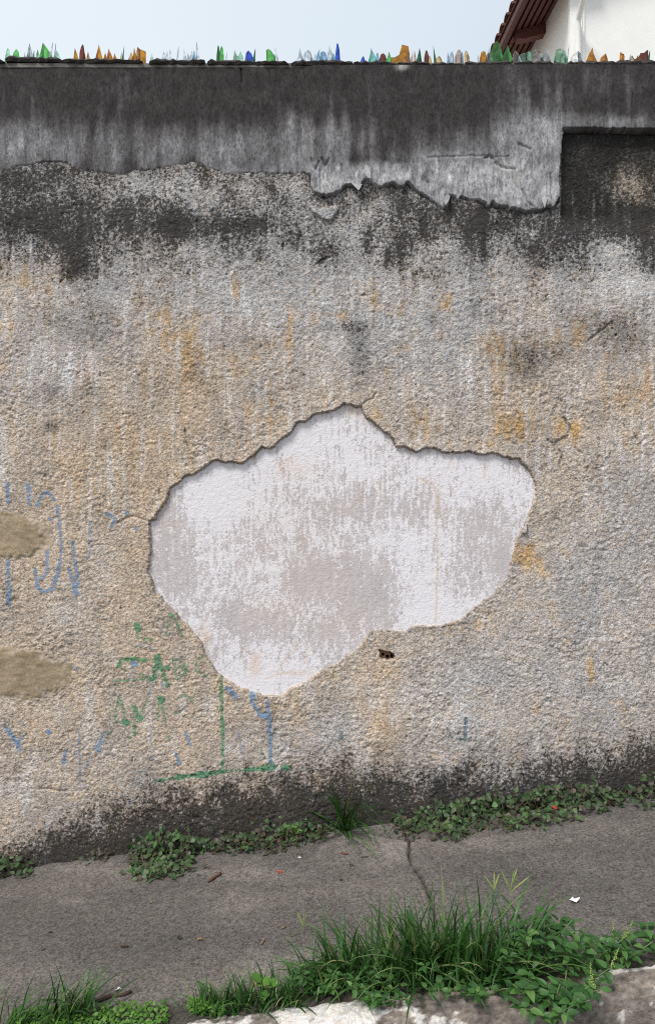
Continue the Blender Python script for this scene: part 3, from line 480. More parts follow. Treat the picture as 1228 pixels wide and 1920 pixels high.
SH = [(14,92,7,'pgreen','tall'),(30,94,10,'green','round'),(50,95,9,'clear','fork'),(56,84,13,'clear','tri'),(63,97,6,'clear','point'),(72,95,8,'pgreen','tri'),(82,82,23,'green','tri'),(95,82,4,'clear','spike'),(103,84,4,'clear','spike'),(107,97,13,'pgreen','tri'),
 (142,92,10,'brown','tri'),(155,85,7,'maroon','tall'),(159,92,6,'brown','point'),(166,99,7,'amber','tri'),(185,86,11,'brown','spike'),(204,94,11,'brown','tri'),(198,101,8,'brown','low'),(216,102,9,'brown','low'),(227,100,5,'amber','spike'),(231,88,3,'dgreen','spike'),(246,99,10,'amber','tri'),(253,91,8,'brown','point'),(263,88,13,'brown','block'),
 (286,102,6,'clear','tri'),(308,99,9,'clear','low'),(313,97,8,'clear','point'),(320,92,5,'clear','spike'),(333,90,2.5,'clear','spike'),(347,93,5,'clear','spike'),(357,97,10,'clear','fork'),(365,96,6,'lblue','tri'),(370,80,5,'clear','spike'),
 (409,87,4,'dgreen','tall'),(415,88,7,'green','tall'),(423,101,4,'clear','spike'),(445,95,14,'pgreen','fork'),(465,97,13,'blue','round'),(476,94,4,'dgreen','spike'),(508,93,12,'green','block'),(518,92,8,'clear','tri'),
 (563,93,9,'clear','tri'),(577,96,13,'clear','round'),(588,101,9,'clear','fork'),(597,95,9,'lblue','point'),(606,98,11,'lblue','round'),(603,92,3,'clear','spike'),(618,88,15,'clear','tri'),(624,102,12,'lblue','low'),(634,83,6,'blue','tall'),
 (681,107,8,'blue','low'),(698,92,14,'teal','point'),(708,101,5,'lblue','tall'),(718,102,11,'maroon','round'),(729,99,9,'green','tri'),(750,86,26,'brown','step'),(764,102,12,'rose','low'),(771,97,5,'rose','spike'),(778,97,5,'rose','spike'),(787,92,7,'dgreen','tri'),(799,96,6,'maroon','tall'),(805,106,8,'amber','low'),(815,88,3.5,'dgreen','spike'),(823,107,14,'amber','low'),
 (840,98,5,'lblue','tri'),(846,98,8,'clear','round'),(860,95,10,'rose','tall'),(866,99,4,'lblue','tall'),(876,97,7,'amber','block'),(897,106,5,'clear','tri'),(906,98,9,'brown','round'),(915,91,11,'clear','point'),(919,104,9,'pgreen','low'),(931,79,16,'green','tall'),(952,87,16,'green','tri'),(967,97,15,'clear','low'),(985,96,17,'pgreen','block'),(1005,95,19,'clear','round'),(1024,92,17,'clear','point'),(1050,93,17,'pgreen','round'),(1056,95,10,'clear','round'),(1063,86,3.5,'clear','spike'),(1084,98,16,'clear','round'),(1107,92,15,'brown','point'),(1134,102,19,'brown','low'),(1166,99,6,'brown','block'),(1182,104,8,'clear','tri'),(1191,104,15,'brown','fork'),(1206,96,12,'maroon','block'),(1216,96,3,'dgreen','spike'),
 (1252,94,12,'green','tri'),(1290,97,14,'brown','low'),(1330,92,10,'clear','point'),(1380,95,12,'pgreen','round'),(-40,92,12,'brown','tri'),(-90,95,12,'clear','round'),(-150,90,10,'green','tall')]
def shard(u0, vt, wd, kind, prof):
    vt -= 2.5; y = rnd.uniform(.0, .07); t = CD + y; top = P(u0, vt, y); zb = 3.838; H = top.z - zb; W = 1.5 * wd / FPX * t
    pf = [(a, max(.12, b + rnd.uniform(-.07, .05) * (b < 1))) for a, b in PRO[prof]]
    if rnd.random() < .5: pf = [(1 - a, b) for a, b in pf[::-1]]
    lean = rnd.uniform(-.12, .12) if prof != 'spike' else rnd.choice((-1, 1)) * rnd.uniform(.15, .35) * min(1, .05 / max(W, .01) * .3)
    cur = rnd.uniform(.1, .28) * W; th = rnd.uniform(.003, .0045); yaw = rnd.uniform(-.35, .35)
    bm = bmesh.new(); fr_, bk = [], []
    for a, b in pf:
        x = (a - .5) * W; yy = cur * (2 * a - 1) ** 2
        for off, lst in ((0, fr_), (th, bk)):
            col = []
            for zf in (0, H * b * .55, H * b):
                z = zf; xx = x * (1 - .06 * max(z, 0) / H) + lean * (max(z, 0) - H * .5) * .5
                col.append(bm.verts.new((xx * math.cos(yaw) - (yy + off) * math.sin(yaw), xx * math.sin(yaw) + (yy + off) * math.cos(yaw), z)))
            lst.append(col)
    ef = []
    for i in range(len(pf) - 1):
        for k in (0, 1):
            bm.faces.new((fr_[i][k], fr_[i + 1][k], fr_[i + 1][k + 1], fr_[i][k + 1]))
            bm.faces.new((bk[i][k + 1], bk[i + 1][k + 1], bk[i + 1][k], bk[i][k]))
        ef.append(bm.faces.new((fr_[i][2], fr_[i + 1][2], bk[i + 1][2], bk[i][2])))
    for i, s_ in ((0, 1), (-1, -1)):
        for k in (0, 1):
            f = (fr_[i][k], fr_[i][k + 1], bk[i][k + 1], bk[i][k]); ef.append(bm.faces.new(f if s_ > 0 else f[::-1]))
    for f in ef: f.material_index = 1
    o = from_bm('glass_shard', bm, [GM[kind], GE[kind]], wall); o.location = (top.x, y, zb); o['label'] = GL[kind] + ' shard'
    return o
for s_ in SH: shard(*s_)
# ------------------------------------------------------------------ house behind the wall
house = empty('house', (2.95, 5.3, .3)); tag(house, 'white two storey house with brown tiled eaves rising behind the wall', 'house')
dv = Vector((-.064, 1, 0)).normalized(); rv = Vector((dv.y, -dv.x, 0)); c0 = Vector((2.948, 5.3, 0))
def HP(a, b, z): return c0 + rv * a + dv * b + Vector((0, 0, z))       # a to the right of the corner, b back from it
def hbox(bm, a0, a1, b0, b1, z0, z1, dz=0):                              # dz: the a1 side stands this much higher
    bm_hexa(bm, [HP(a0, b0, z0), HP(a1, b0, z0 + dz), HP(a1, b1, z0 + dz), HP(a0, b1, z0), HP(a0, b0, z1), HP(a1, b0, z1 + dz), HP(a1, b1, z1 + dz), HP(a0, b1, z1)])
def hpart(name, bm, mat, parent=house, smooth=False):
    o = from_bm(name, bm, mat, None, smooth); o.data.transform(Matrix.Translation(-house.location)); o.parent = house if parent is house else parent
    if parent is not house: pass
    return o
m_white = plain('white house paint', (.85, .85, .84), .8, .04, 5, .002)
m_wood = plain('red brown wood', (.13, .052, .044), .6, .3, 22, .002, (6, .6, 6))
m_woodl = plain('red brown fascia', (.10, .042, .036), .55, .3, 22, .002, (6, .6, 6))
m_tile = plain('clay tile', (.095, .036, .028), .8, .45, 14, .004)
bm = bmesh.new(); hbox(bm, 0, .18, 0, 12, -.2, 8.12); hpart('side_wall', bm, m_white)
bm = bmesh.new(); hbox(bm, .185, 8, .03, .2, -.2, 8.12); hpart('front_wall', bm, m_white)
bm = bmesh.new(); hbox(bm, -.012, .14, -.02, .04, -.2, 8.10); hpart('corner_pilaster', bm, m_white)
OV, PD = .55, .30; ZE = 8.12 - PD * OV
for k, b_ in enumerate((-.16, .82, 1.95, 3.05, 4.2, 5.3)):
    bm = bmesh.new(); pr = [(-.40, -.025), (.3, .19), (.3, .0), (-.16, -.15), (-.33, -.12), (-.40, -.085)]
    pts = [(a, ZE + PD * (a + OV) + .0 + (-.02 if i < 2 else -.16)) for i, (a, zz) in enumerate(pr)]
    pts[3] = (-.30, ZE + PD * .30 - .17); pts[4] = (-.375, ZE + PD * .22 - .14); pts[5] = (-.40, ZE + PD * .2 - .085)
    A = [bm.verts.new(HP(a, b_, z)) for a, z in pts]; B = [bm.verts.new(HP(a, b_ + .12, z)) for a, z in pts]
    bm.faces.new(A); bm.faces.new(B[::-1])
    for i in range(6): bm.faces.new((A[i], B[i], B[(i + 1) % 6], A[(i + 1) % 6]))
    bmesh.ops.recalc_face_normals(bm, faces=bm.faces); hpart('rafter', bm, m_wood)
for k in range(6):
    a = -.49 + k * .088; z = ZE + PD * (a + OV)
    bm = bmesh.new(); hbox(bm, a, a + .055, -.19, 11, z - .018, z + .008, PD * .055); hpart('batten', bm, m_wood)
bm = bmesh.new(); a = -OV; hbox(bm, a, a + .045, -.20, 11, ZE - .07, ZE + .012, .0); hpart('fascia_board', bm, m_woodl)
bm = bmesh.new(); n = 60                                              # the roof: two slopes up to a ridge
zr = ZE + .03; BF_ = -.20
for (a0, z0, a1, z1) in ((-OV - .02, zr, 4.2, zr + PD * 4.82), (4.2, zr + PD * 4.82, 9, zr)):
    bm_hexa(bm, [HP(a0, BF_, z0), HP(a1, BF_, z1), HP(a1, 11.5, z1), HP(a0, 11.5, z0), HP(a0, BF_, z0 + .03), HP(a1, BF_, z1 + .03), HP(a1, 11.5, z1 + .03), HP(a0, 11.5, z0 + .03)])
roof = hpart('roof', bm, m_tile)
for k in range(2, 44):                                                 # the tile ends along the eave
    b_ = -.62 + k * .21; bm = bmesh.new(); A = []
    for (aa, zz, rr) in ((-OV - .05, zr - .018 + .035, .085), (-OV + .33, zr + PD * .33 + .05, .07)):
        ring = []
        for i in range(7):
            an = math.pi * i / 6; ring.append((bm.verts.new(HP(aa, b_ + math.cos(an) * rr, zz + math.sin(an) * rr * .8)), bm.verts.new(HP(aa, b_ + math.cos(an) * (rr - .016), zz + math.sin(an) * (rr * .8 - .016)))))
        A.append(ring)
    for i in range(6):
        for q_ in ((A[0][i][0], A[0][i + 1][0], A[1][i + 1][0], A[1][i][0]), (A[0][i][1], A[1][i][1], A[1][i + 1][1], A[0][i + 1][1]), (A[0][i][0], A[0][i][1], A[0][i + 1][1], A[0][i + 1][0])): bm.faces.new(q_)
    bmesh.ops.recalc_face_normals(bm, faces=bm.faces); hpart('roof_tile', bm, m_tile, roof, True)
bm = bmesh.new(); pq = P(1083, 38, 0)
def HQ(u_, v_, t_): return Vector(((u_ - CU) / FPX * t_, t_ - CD, CH - (v_ - CV) / FPX * t_))
bm_tube(bm, [HQ(1083.5, 560, 8.94), HQ(1083.5, 120, 8.94), HQ(1083, 42, 8.94), HQ(1084, 34, 8.92), HQ(1094, -6, 8.72), HQ(1106, -60, 8.5)], .036, 10); hpart('downpipe', bm, m_white, house, True)
# ------------------------------------------------------------------ pavement
Xs = np.concatenate([np.arange(-7, -2.0, .06), np.arange(-2.0, 2.0, .008), np.arange(2.0, 7.01, .06)]); Ys = np.concatenate([np.arange(-1.309, .05, .008)])
PX, PY = np.meshgrid(Xs, Ys); pu = U(PX, PY); pz0 = SL * PX; pv = V(pz0, PY)
k1 = fbm(PX, PY, .5, .3, o=4, seed=90); k2 = fbm(PX, PY, .06, o=3, seed=91); k3 = fbm(PX, PY, 1.1, .25, o=3, seed=92)
pz = pz0 + .006 * k1 + .0016 * k2 + .012 * S(PY, -.10, 0.) + .004 * k3
def gdist(pts, jit=3., sx=1.):
    d_ = np.full(pu.shape, 1e3); a_ = pu + jit * fbm(PX, PY, .03, o=2, seed=95); b_ = pv + jit * fbm(PX, PY, .03, o=2, seed=96)
    for a, b in zip(pts, pts[1:]): d_ = np.minimum(d_, seg_dist(a_, b_, a, b))
    return d_
crack = [(768,1575),(766,1600),(770,1618),(782,1632),(792,1648),(797,1660),(806,1680),(815,1712),(826,1750)]
cd = gdist(crack); pz -= .03 * np.exp(-(cd / 2.6) ** 2) + .0
pz += .004 * S(pu, 770, 776) * (pu < 900) * 0
cd2 = gdist([(1000,1663),(1015,1668),(1030,1664),(1050,1657)], 2.); pz -= .006 * np.exp(-(cd2 / 2.) ** 2)
lip_ = np.exp(-(gdist([(92,1632),(150,1628),(190,1617),(240,1612)], 4.) / 9) ** 2); pz += .010 * lip_
pt = L3(np.array((.105, .098, .094)) * np.ones(PX.shape + (3,)), (.175, .158, .145), np.clip(.30 + .5 * k1 + .35 * k3, 0, 1))
lp = blobs(pu, pv, [(690,1572,60,18,.8),(740,1580,40,10,.6),(480,1640,90,14,.5),(640,1600,80,22,.3),(240,1640,40,10,.35),(160,1630,60,10,.4),(900,1580,110,14,.35),(450,1690,60,24,.25),(520,1810,100,30,.35),(130,1690,26,8,.4),(730,1600,40,30,.4),(1100,1550,100,20,.15),(600,1720,140,30,-.2),(300,1780,120,50,-.2),(60,1720,80,40,-.15),(1000,1640,60,16,-.3),(640,1640,200,12,-.1)])
pt = L3(pt, (.29, .265, .24), np.clip(lp + .25 * k2, 0, .8)); pt = L3(pt, (.055, .05, .046), np.clip(-lp, 0, .8))
pt *= .86
pt = L3(pt, (.045, .040, .032), S(PY, -1.16, -1.25) * .8)
pg = -.22 + .22 * k2 + .2 * k1 + 1.0 * np.exp(-(cd / 3.8) ** 2) + .6 * np.exp(-(cd2 / 3) ** 2) + .3 * S(PY, -.06, .0)
si = np.arange(PX.size).reshape(PX.shape); SF = np.stack([si[:-1, :-1], si[:-1, 1:], si[1:, 1:], si[1:, :-1]], -1).reshape(-1, 4)
m_pave = wall_mat('worn pavement concrete', .0028, 150, spk=.60, gk=.7, warm=.3, gsc=60)
sw = grid_mesh('pavement', np.stack([PX, PY, pz], -1).reshape(-1, 3), SF, [m_pave], None, (pt, pg, np.zeros(PX.shape + (4,)))); tag(sw, kind='structure')
# kerb stones
kerb = empty('kerb', (0, -1.3, 0)); tag(kerb, kind='structure')
m_kerb = wall_mat('flaking white kerb paint', .004, 90, spk=.3, gk=.8, warm=.3)
prof_y = np.array([-1.285, -1.291, -1.31, -1.335, -1.37, -1.40, -1.415, -1.422, -1.425]); prof_z = np.array([-.02, -.002, .004, .006, .006, .0, -.018, -.06, -.22])
tt = np.linspace(0, 8, 75); py_ = np.interp(tt, range(9), prof_y); pzz = np.interp(tt, range(9), prof_z)
jo = [-7, -5.9, -4.8, -3.7, -2.62, -1.55, -.48, .68, 1.72, 2.8, 3.9, 5, 6, 7]
for a, b in zip(jo, jo[1:]):
    kx = np.concatenate([[a + .004], np.arange(a + .012, b - .01, .009), [b - .004]]); KX, KT = np.meshgrid(kx, tt); KY = np.interp(KT, tt, py_); KZ = np.interp(KT, tt, pzz)
    r1 = fbm(KX, KY + KZ, .09, o=4, seed=100); r2 = fbm(KX, KY + KZ, .4, .3, o=2, seed=101); r3 = fbm(KX, KY + KZ, .022, o=2, seed=102)
    endf = np.exp(-np.minimum(KX - a, b - KX) / .03)
    ku = U(KX, KY); KZ2 = SL * KX + KZ + .0045 * r1 + .0025 * r3 - .02 * endf * np.exp(-((KT - 4) / 4) ** 2) + .003 * r2
    wh = S(r1 * .7 + r2 * .8 + .10 + .8 * np.exp(-((ku - 640) / 160) ** 2) - .35 * np.exp(-((ku - 840) / 120) ** 2) - .6 * S(ku, 400, 330) - .7 * np.exp(-((ku - 1100) / 120) ** 2) * S(KT, 2, 3.5) + .45 * fbm(KX, KY + KZ, .03, o=3, seed=104) - .14 + .75 * S(ku, 1120, 1190) * (1 - S(KT, 2.2, 3.2)), .06, .26)
    kt = L3(np.array((.20, .175, .155)) * (1 + .45 * r1 + .5 * r3)[..., None] * np.ones(KX.shape + (3,)), (.60, .58, .56), wh); kg = -.15 + .3 * r3 + .3 * r1 * (wh < .5) + .6 * endf + .25 * (wh < .5) * S(r2, 0, .4)
    ki = np.arange(KX.size).reshape(KX.shape); KF = np.stack([ki[1:, :-1], ki[1:, 1:], ki[:-1, 1:], ki[:-1, :-1]], -1).reshape(-1, 4)
    o = grid_mesh('kerb_stone', np.stack([KX, KY, KZ2], -1).reshape(-1, 3), KF, [m_kerb], None, (kt, kg, np.zeros(KX.shape + (4,))))
    o.data.transform(Matrix.Translation((0, 1.3, 0))); o.parent = kerb
    
# ------------------------------------------------------------------ plants
rp = random.Random(21)
def leaf_mesh(name, mat, wd=.8, fold=.22, tip=.5, curl=.15, n=5):
    """one leaf along +Y, one unit long, folded along the midrib"""
    bm = bmesh.new(); rows = []
    for i in range(n + 1):
        s = i / n; ww = wd * .5 * (math.sin(math.pi * min(1, s ** (.75) )) ** (.8)) * (1 - .25 * (s - .4) * tip) if 0 < i < n else .012
        z = -curl * s * s
        rows.append([bm.verts.new((-ww, s, z + fold * ww)), bm.verts.new((0, s, z)), bm.verts.new((ww, s, z + fold * ww))])
    for a, b in zip(rows, rows[1:]):
        bm.faces.new((a[0], a[1], b[1], b[0])); bm.faces.new((a[1], a[2], b[2], b[1]))
    me = bpy.data.meshes.new(name); bm.to_mesh(me); bm.free(); me.materials.append(mat)
    me.polygons.foreach_set('use_smooth', [True] * len(me.polygons)); return me
m_creep = leaf_mat('creeping weed leaf', [(0, (.028, .055, .020)), (.35, (.045, .090, .030)), (.62, (.076, .138, .050)), (.8, (.055, .070, .038)), (.9, (.085, .055, .045)), (1, (.07, .17, .04))], .5, .15)
m_purple = leaf_mat('purple weed leaf', [(0, (.035, .048, .028)), (.4, (.055, .060, .040)), (.7, (.075, .055, .045)), (1, (.10, .065, .05))], .5, .12)
m_weed = leaf_mat('broad weed leaf', [(0, (.026, .075, .018)), (.5, (.042, .115, .028)), (.85, (.07, .165, .042)), (1, (.12, .22, .06))], .45, .25)
m_clover = leaf_mat('small bright leaf', [(0, (.06, .15, .025)), (.6, (.10, .23, .035)), (1, (.17, .30, .06))], .5, .3)
m_grass = leaf_mat('grass blade', [(0, (.020, .058, .014)), (.4, (.034, .096, .022)), (.75, (.060, .150, .035)), (.92, (.105, .215, .065)), (1, (.27, .26, .12))], .4, .25)
m_stem = plain('weed stem', (.10, .075, .04), .7, .3, 40)
m_stemg = plain('green stem', (.12, .17, .06), .6, .3, 40)
LV = {n: [leaf_mesh(n, m, w_, f_, 1., c_) for w_, f_, c_ in cfg] for n, m, cfg in (
    ('creep', m_creep, ((.80, .3, .2), (.88, .2, .35), (.72, .4, .1))), ('purple', m_purple, ((.85, .25, .25), (.9, .15, .4))),
    ('weed', m_weed, ((.56, .3, .25), (.62, .22, .4), (.5, .4, .15))), ('clover', m_clover, ((.9, .2, .3), (.8, .3, .2))))}
for n, ms_ in LV.items():
    for me in ms_: me.name = 'leaf_' + n
MT = {}
def mesh_np(me):
    if me.name not in MT:
        c = np.empty(len(me.vertices) * 3); me.vertices.foreach_get('co', c); MT[me.name] = (c.reshape(-1, 3), [tuple(p.vertices) for p in me.polygons])
    return MT[me.name]
class Bunch:
    """collects leaves or blades; the nearest or largest become objects, the rest one joined part"""
    def __init__(s): s.items = []
    def add(s, me, loc, rot, scale): s.items.append((me, Vector(loc), rot, scale))
    def build(s, parent, name, most, rest_name):
        it = sorted(s.items, key=lambda a: -max(a[3]) / (CD + a[1].y)); inv = parent.matrix_world.inverted()
        pl_ = parent.location
        for me, loc, rot, scv in it[:most]:
            o = bpy.data.objects.new(name, me); COL.objects.link(o); o.parent = parent; o.location = loc - pl_; o.rotation_euler = rot; o.scale = scv
        if len(it) > most:
            co, fa, mats, mi = [], [], [], []; n = 0
            for me, loc, rot, scv in it[most:]:
                c, f = mesh_np(me); Mx = np.array(Matrix.LocRotScale(loc - pl_, rot, Vector(scv)))
                co.append(c @ Mx[:3, :3].T + Mx[:3, 3]); fa += [tuple(i + n for i in q_) for q_ in f]; n += len(c)
                if me.materials[0] not in mats: mats.append(me.materials[0])
                mi += [mats.index(me.materials[0])] * len(f)
            me = bpy.data.meshes.new(rest_name); me.from_pydata(np.concatenate(co).tolist(), [], fa)
            for m in mats: me.materials.append(m)
            me.polygons.foreach_set('material_index', mi); me.polygons.foreach_set('use_smooth', [True] * len(fa))
            o = link(rest_name, me, parent); o['kind'] = 'stuff'
def face_rot(nrm, spin):
    """orientation whose +Z is nrm, spun about it"""
    q_ = Vector(nrm).normalized().to_track_quat('Z', 'Y'); return (q_ @ Euler((0, 0, spin)).to_quaternion()).to_euler()
def in_poly(p, poly):
    r = False
    for i in range(len(poly)):
        (x1, y1), (x2, y2) = poly[i], poly[(i + 1) % len(poly)]
        if (y1 > p[1]) != (y2 > p[1]) and p[0] < (x2 - x1) * (p[1] - y1) / (y2 - y1) + x1: r = not r
    return r
def creeper(label, polys, count, size=(.026, .040), most=300, mix=.2, name='creeping_weed', cat='weed', kinds=('creep', 'purple')):
    allp = [p for q_ in polys for p in q_]; cu = sum(p[0] for p in allp) / len(allp)
    base = Vector(((cu - CU) / 374.6, -.04, SL * (cu - CU) / 374.6)); t = tag(empty(name, base), label, cat, 'creeping weeds along the foot of the wall')
    B = Bunch(); bm = bmesh.new(); k = 0; bb = [(min(p[0] for p in q_), max(p[0] for p in q_), min(p[1] for p in q_), max(p[1] for p in q_)) for q_ in polys]
    ar = [(b[1] - b[0]) * (b[3] - b[2]) for b in bb]
    while k < count:
        i = rp.choices(range(len(polys)), ar)[0]; b = bb[i]; uu, vv_ = rp.uniform(b[0], b[1]), rp.uniform(b[2], b[3])
        if not in_poly((uu, vv_), polys[i]): continue
        if rp.random() < .2: uu += rp.gauss(0, 14); vv_ += rp.gauss(0, 7) - 3
        vb = vbase(uu)
        if vv_ < vb - 4: p = P(uu, vv_, -rp.uniform(.02, .10)); nrm = Vector((rp.uniform(-.6, .6), -1, rp.uniform(.1, 1.1)))
        else: p = G(uu, vv_); p.z += rp.uniform(.008, .05); nrm = Vector((rp.uniform(-.6, .6), rp.uniform(-.9, .1), 1))
        if p.y > -.012: p.y = -.03
        sz = rp.uniform(*size); kn = kinds[1] if rp.random() < mix else kinds[0]
        B.add(rp.choice(LV[kn]), p, face_rot(nrm, rp.uniform(0, 6.28)), (sz * rp.uniform(.85, 1.1), sz, sz)); k += 1
        if k % 4 == 0:
            g_ = Vector((p.x + rp.uniform(-.05, .05), min(p.y, -.01) + rp.uniform(-.01, .02), SL * p.x)); bm_tube(bm, [g_ - base, (g_ + p) / 2 + Vector((rp.uniform(-.01, .01), -.01, .01)) - base, p - base], .0014, 4)
    B.build(t, 'leaf', most, 'foliage'); o = from_bm('stem', bm, m_stem, t); o['kind'] = 'stuff'
    return t
creeper('dark creeping weed at the left end of the wall foot', [[(-40,1600),(30,1602),(45,1625),(66,1632),(62,1646),(30,1652),(-40,1668)]], 150, (.020, .034), 150, .35)
creeper('bushy dark green creeping weed spilling furthest onto the pavement', [[(252,1590),(262,1572),(300,1560),(345,1560),(372,1575),(392,1592),(360,1612),(352,1645),(300,1652),(262,1656),(238,1640),(250,1610),(262,1590)]], 560, (.019, .034), 300, .05)
creeper('low purple green creeping weed strip between the bushy clump and the tall grass', [[(352,1592),(365,1568),(400,1578),(425,1560),(470,1562),(500,1548),(560,1545),(600,1552),(640,1560),(615,1580),(560,1590),(520,1606),(470,1602),(420,1606),(390,1604)]], 460, (.016, .030), 300, .3)
creeper('three tiny brown leaved weed sprigs on bare pavement edge', [[(155,1608),(168,1606),(168,1620),(156,1620)],[(180,1600),(190,1598),(190,1616),(181,1616)],[(200,1606),(210,1604),(206,1618),(196,1620)]], 26, (.016, .026), 26, 1.)
creeper('long dark green creeping weed bank right of the grass by the crack', [[(745,1540),(790,1515),(850,1510),(900,1490),(960,1492),(1010,1478),(1060,1478),(1100,1470),(1140,1480),(1186,1492),(1168,1515),(1110,1530),(1090,1540),(1030,1552),(960,1562),(890,1560),(850,1586),(820,1584),(800,1566),(750,1560)]], 900, (.019, .034), 300, .05)
creeper('small reddish creeping weed growing over the top of the pavement crack', [[(738,1560),(790,1556),(792,1572),(760,1582),(738,1574)]], 46, (.014, .024), 46, .6)
creeper('reddish green creeping weed climbing at the right end of the wall foot', [[(1178,1475),(1200,1462),(1250,1430),(1300,1440),(1300,1500),(1232,1524),(1200,1524),(1185,1510)]], 200, (.019, .032), 200, .35)
creeper('bright feathery green weed in the purple strip left of the tall grass', [[(518,1556),(545,1545),(566,1552),(572,1566),(548,1580),(524,1574)]], 70, (.010, .020), 70, .1, kinds=('clover', 'clover'))
# red leaf scraps caught in the weed bank
# ---- grass
def blade_mesh(th0, droop, wd, n=7):
    bm = bmesh.new(); rows = []; x = z = 0
    for i in range(n + 1):
        s = i / n; a = th0 + droop * s * s
        if i: x += math.sin(a) / n; z += math.cos(a) / n
        w_ = wd * .5 * (min(1, .55 + s * 2)) * (1 - s ** 2.2) + .0006
        rows.append([bm.verts.new((x - math.cos(a) * w_ * .35, -w_, z + math.sin(a) * w_ * .35)), bm.verts.new((x, 0, z)), bm.verts.new((x - math.cos(a) * w_ * .35, w_, z + math.sin(a) * w_ * .35))])
    for a, b in zip(rows, rows[1:]):
        bm.faces.new((a[0], a[1], b[1], b[0])); bm.faces.new((a[1], a[2], b[2], b[1]))
    me = bpy.data.meshes.new('grass_blade'); bm.to_mesh(me); bm.free(); me.materials.append(m_grass)
    me.polygons.foreach_set('use_smooth', [True] * len(me.polygons)); return me
UPR = [blade_mesh(a, d_, w_) for a, d_, w_ in ((.05, .35, .022), (.15, .6, .024), (.25, .5, .02), (.1, .9, .026), (.35, .8, .022), (.2, 1.3, .026))]
DRO = [blade_mesh(a, d_, w_) for a, d_, w_ in ((.5, 1.2, .026), (.7, 1.0, .024), (.6, 1.6, .028), (.9, .9, .024), (1.1, .7, .024), (.4, 2.0, .028))]
def tuft(label, roots, count, length, most, lean=None, upr=.6, wmul=1., group='grass tufts', wall_side=0):
    """roots: (u, v, weight, spread in metres)"""
    c = G(*roots[0][:2]); t = tag(empty('grass_tuft', c), label, 'grass', group); B = Bunch()
    for k in range(count):
        r = rp.choices(roots, [q_[2] for q_ in roots])[0]; p = G(r[0], r[1]); p.x += rp.gauss(0, r[3]); p.y += rp.gauss(0, r[3] * .45); p.y = min(p.y, -.02); p.z = SL * p.x - .004
        me = rp.choice(UPR if rp.random() < upr else DRO); Ln = rp.uniform(*length) * (r[4] if len(r) > 4 else 1)
        rz = rp.uniform(0, 6.28) if not lean or (rp.random() > .5 and not wall_side) else rp.gauss(lean, .7 + .6 * wall_side)
        ws = Ln ** .35 * .62 ** .65 * wmul * rp.uniform(.7, 1.15)
        B.add(me, p, Euler((rp.gauss(0, .08), rp.gauss(0, .08), rz)), (Ln, Ln * .0 + ws * rp.uniform(.65, 1.1), Ln))
    B.build(t, 'grass_blade', most, 'short_blades'); return t
tuft('large dense grass tuft growing from the kerb joint', [(800,1835,1.3,.05),(745,1842,.8,.05,.95),(850,1838,1,.05,.95),(690,1850,.5,.05,.72)], 400, (.13, .36), 300, upr=.55)
tuft('left hand sparse grass leaning from the base of the large tuft', [(660,1835,1,.06),(620,1850,.6,.05,.8)], 170, (.12, .28), 120, lean=3.0, upr=.45)
tuft('tall loose grass tuft between the dense tuft and the leafy weeds', [(915,1840,1,.06),(960,1845,.7,.05)], 130, (.16, .38), 120, lean=.3, upr=.55)
tuft('grass tuft at the lower left corner by the dead stick', [(60,1925,1,.08),(120,1915,1,.05),(150,1905,.6,.04),(20,1930,.6,.05)], 150, (.07, .20), 120, lean=.3, upr=.6)
tuft('short grass strip in front of the white kerb beside the seedling', [(400,1895,1,.04),(450,1890,1,.05),(510,1885,.8,.05),(550,1875,.6,.04)], 260, (.06, .15), 160, upr=.55)
tuft('single grass plant with long arching blades against the wall', [(645,1562,1,.012)], 36, (.24, .50), 36, upr=.28, wmul=1.2, lean=-1.57, wall_side=1)
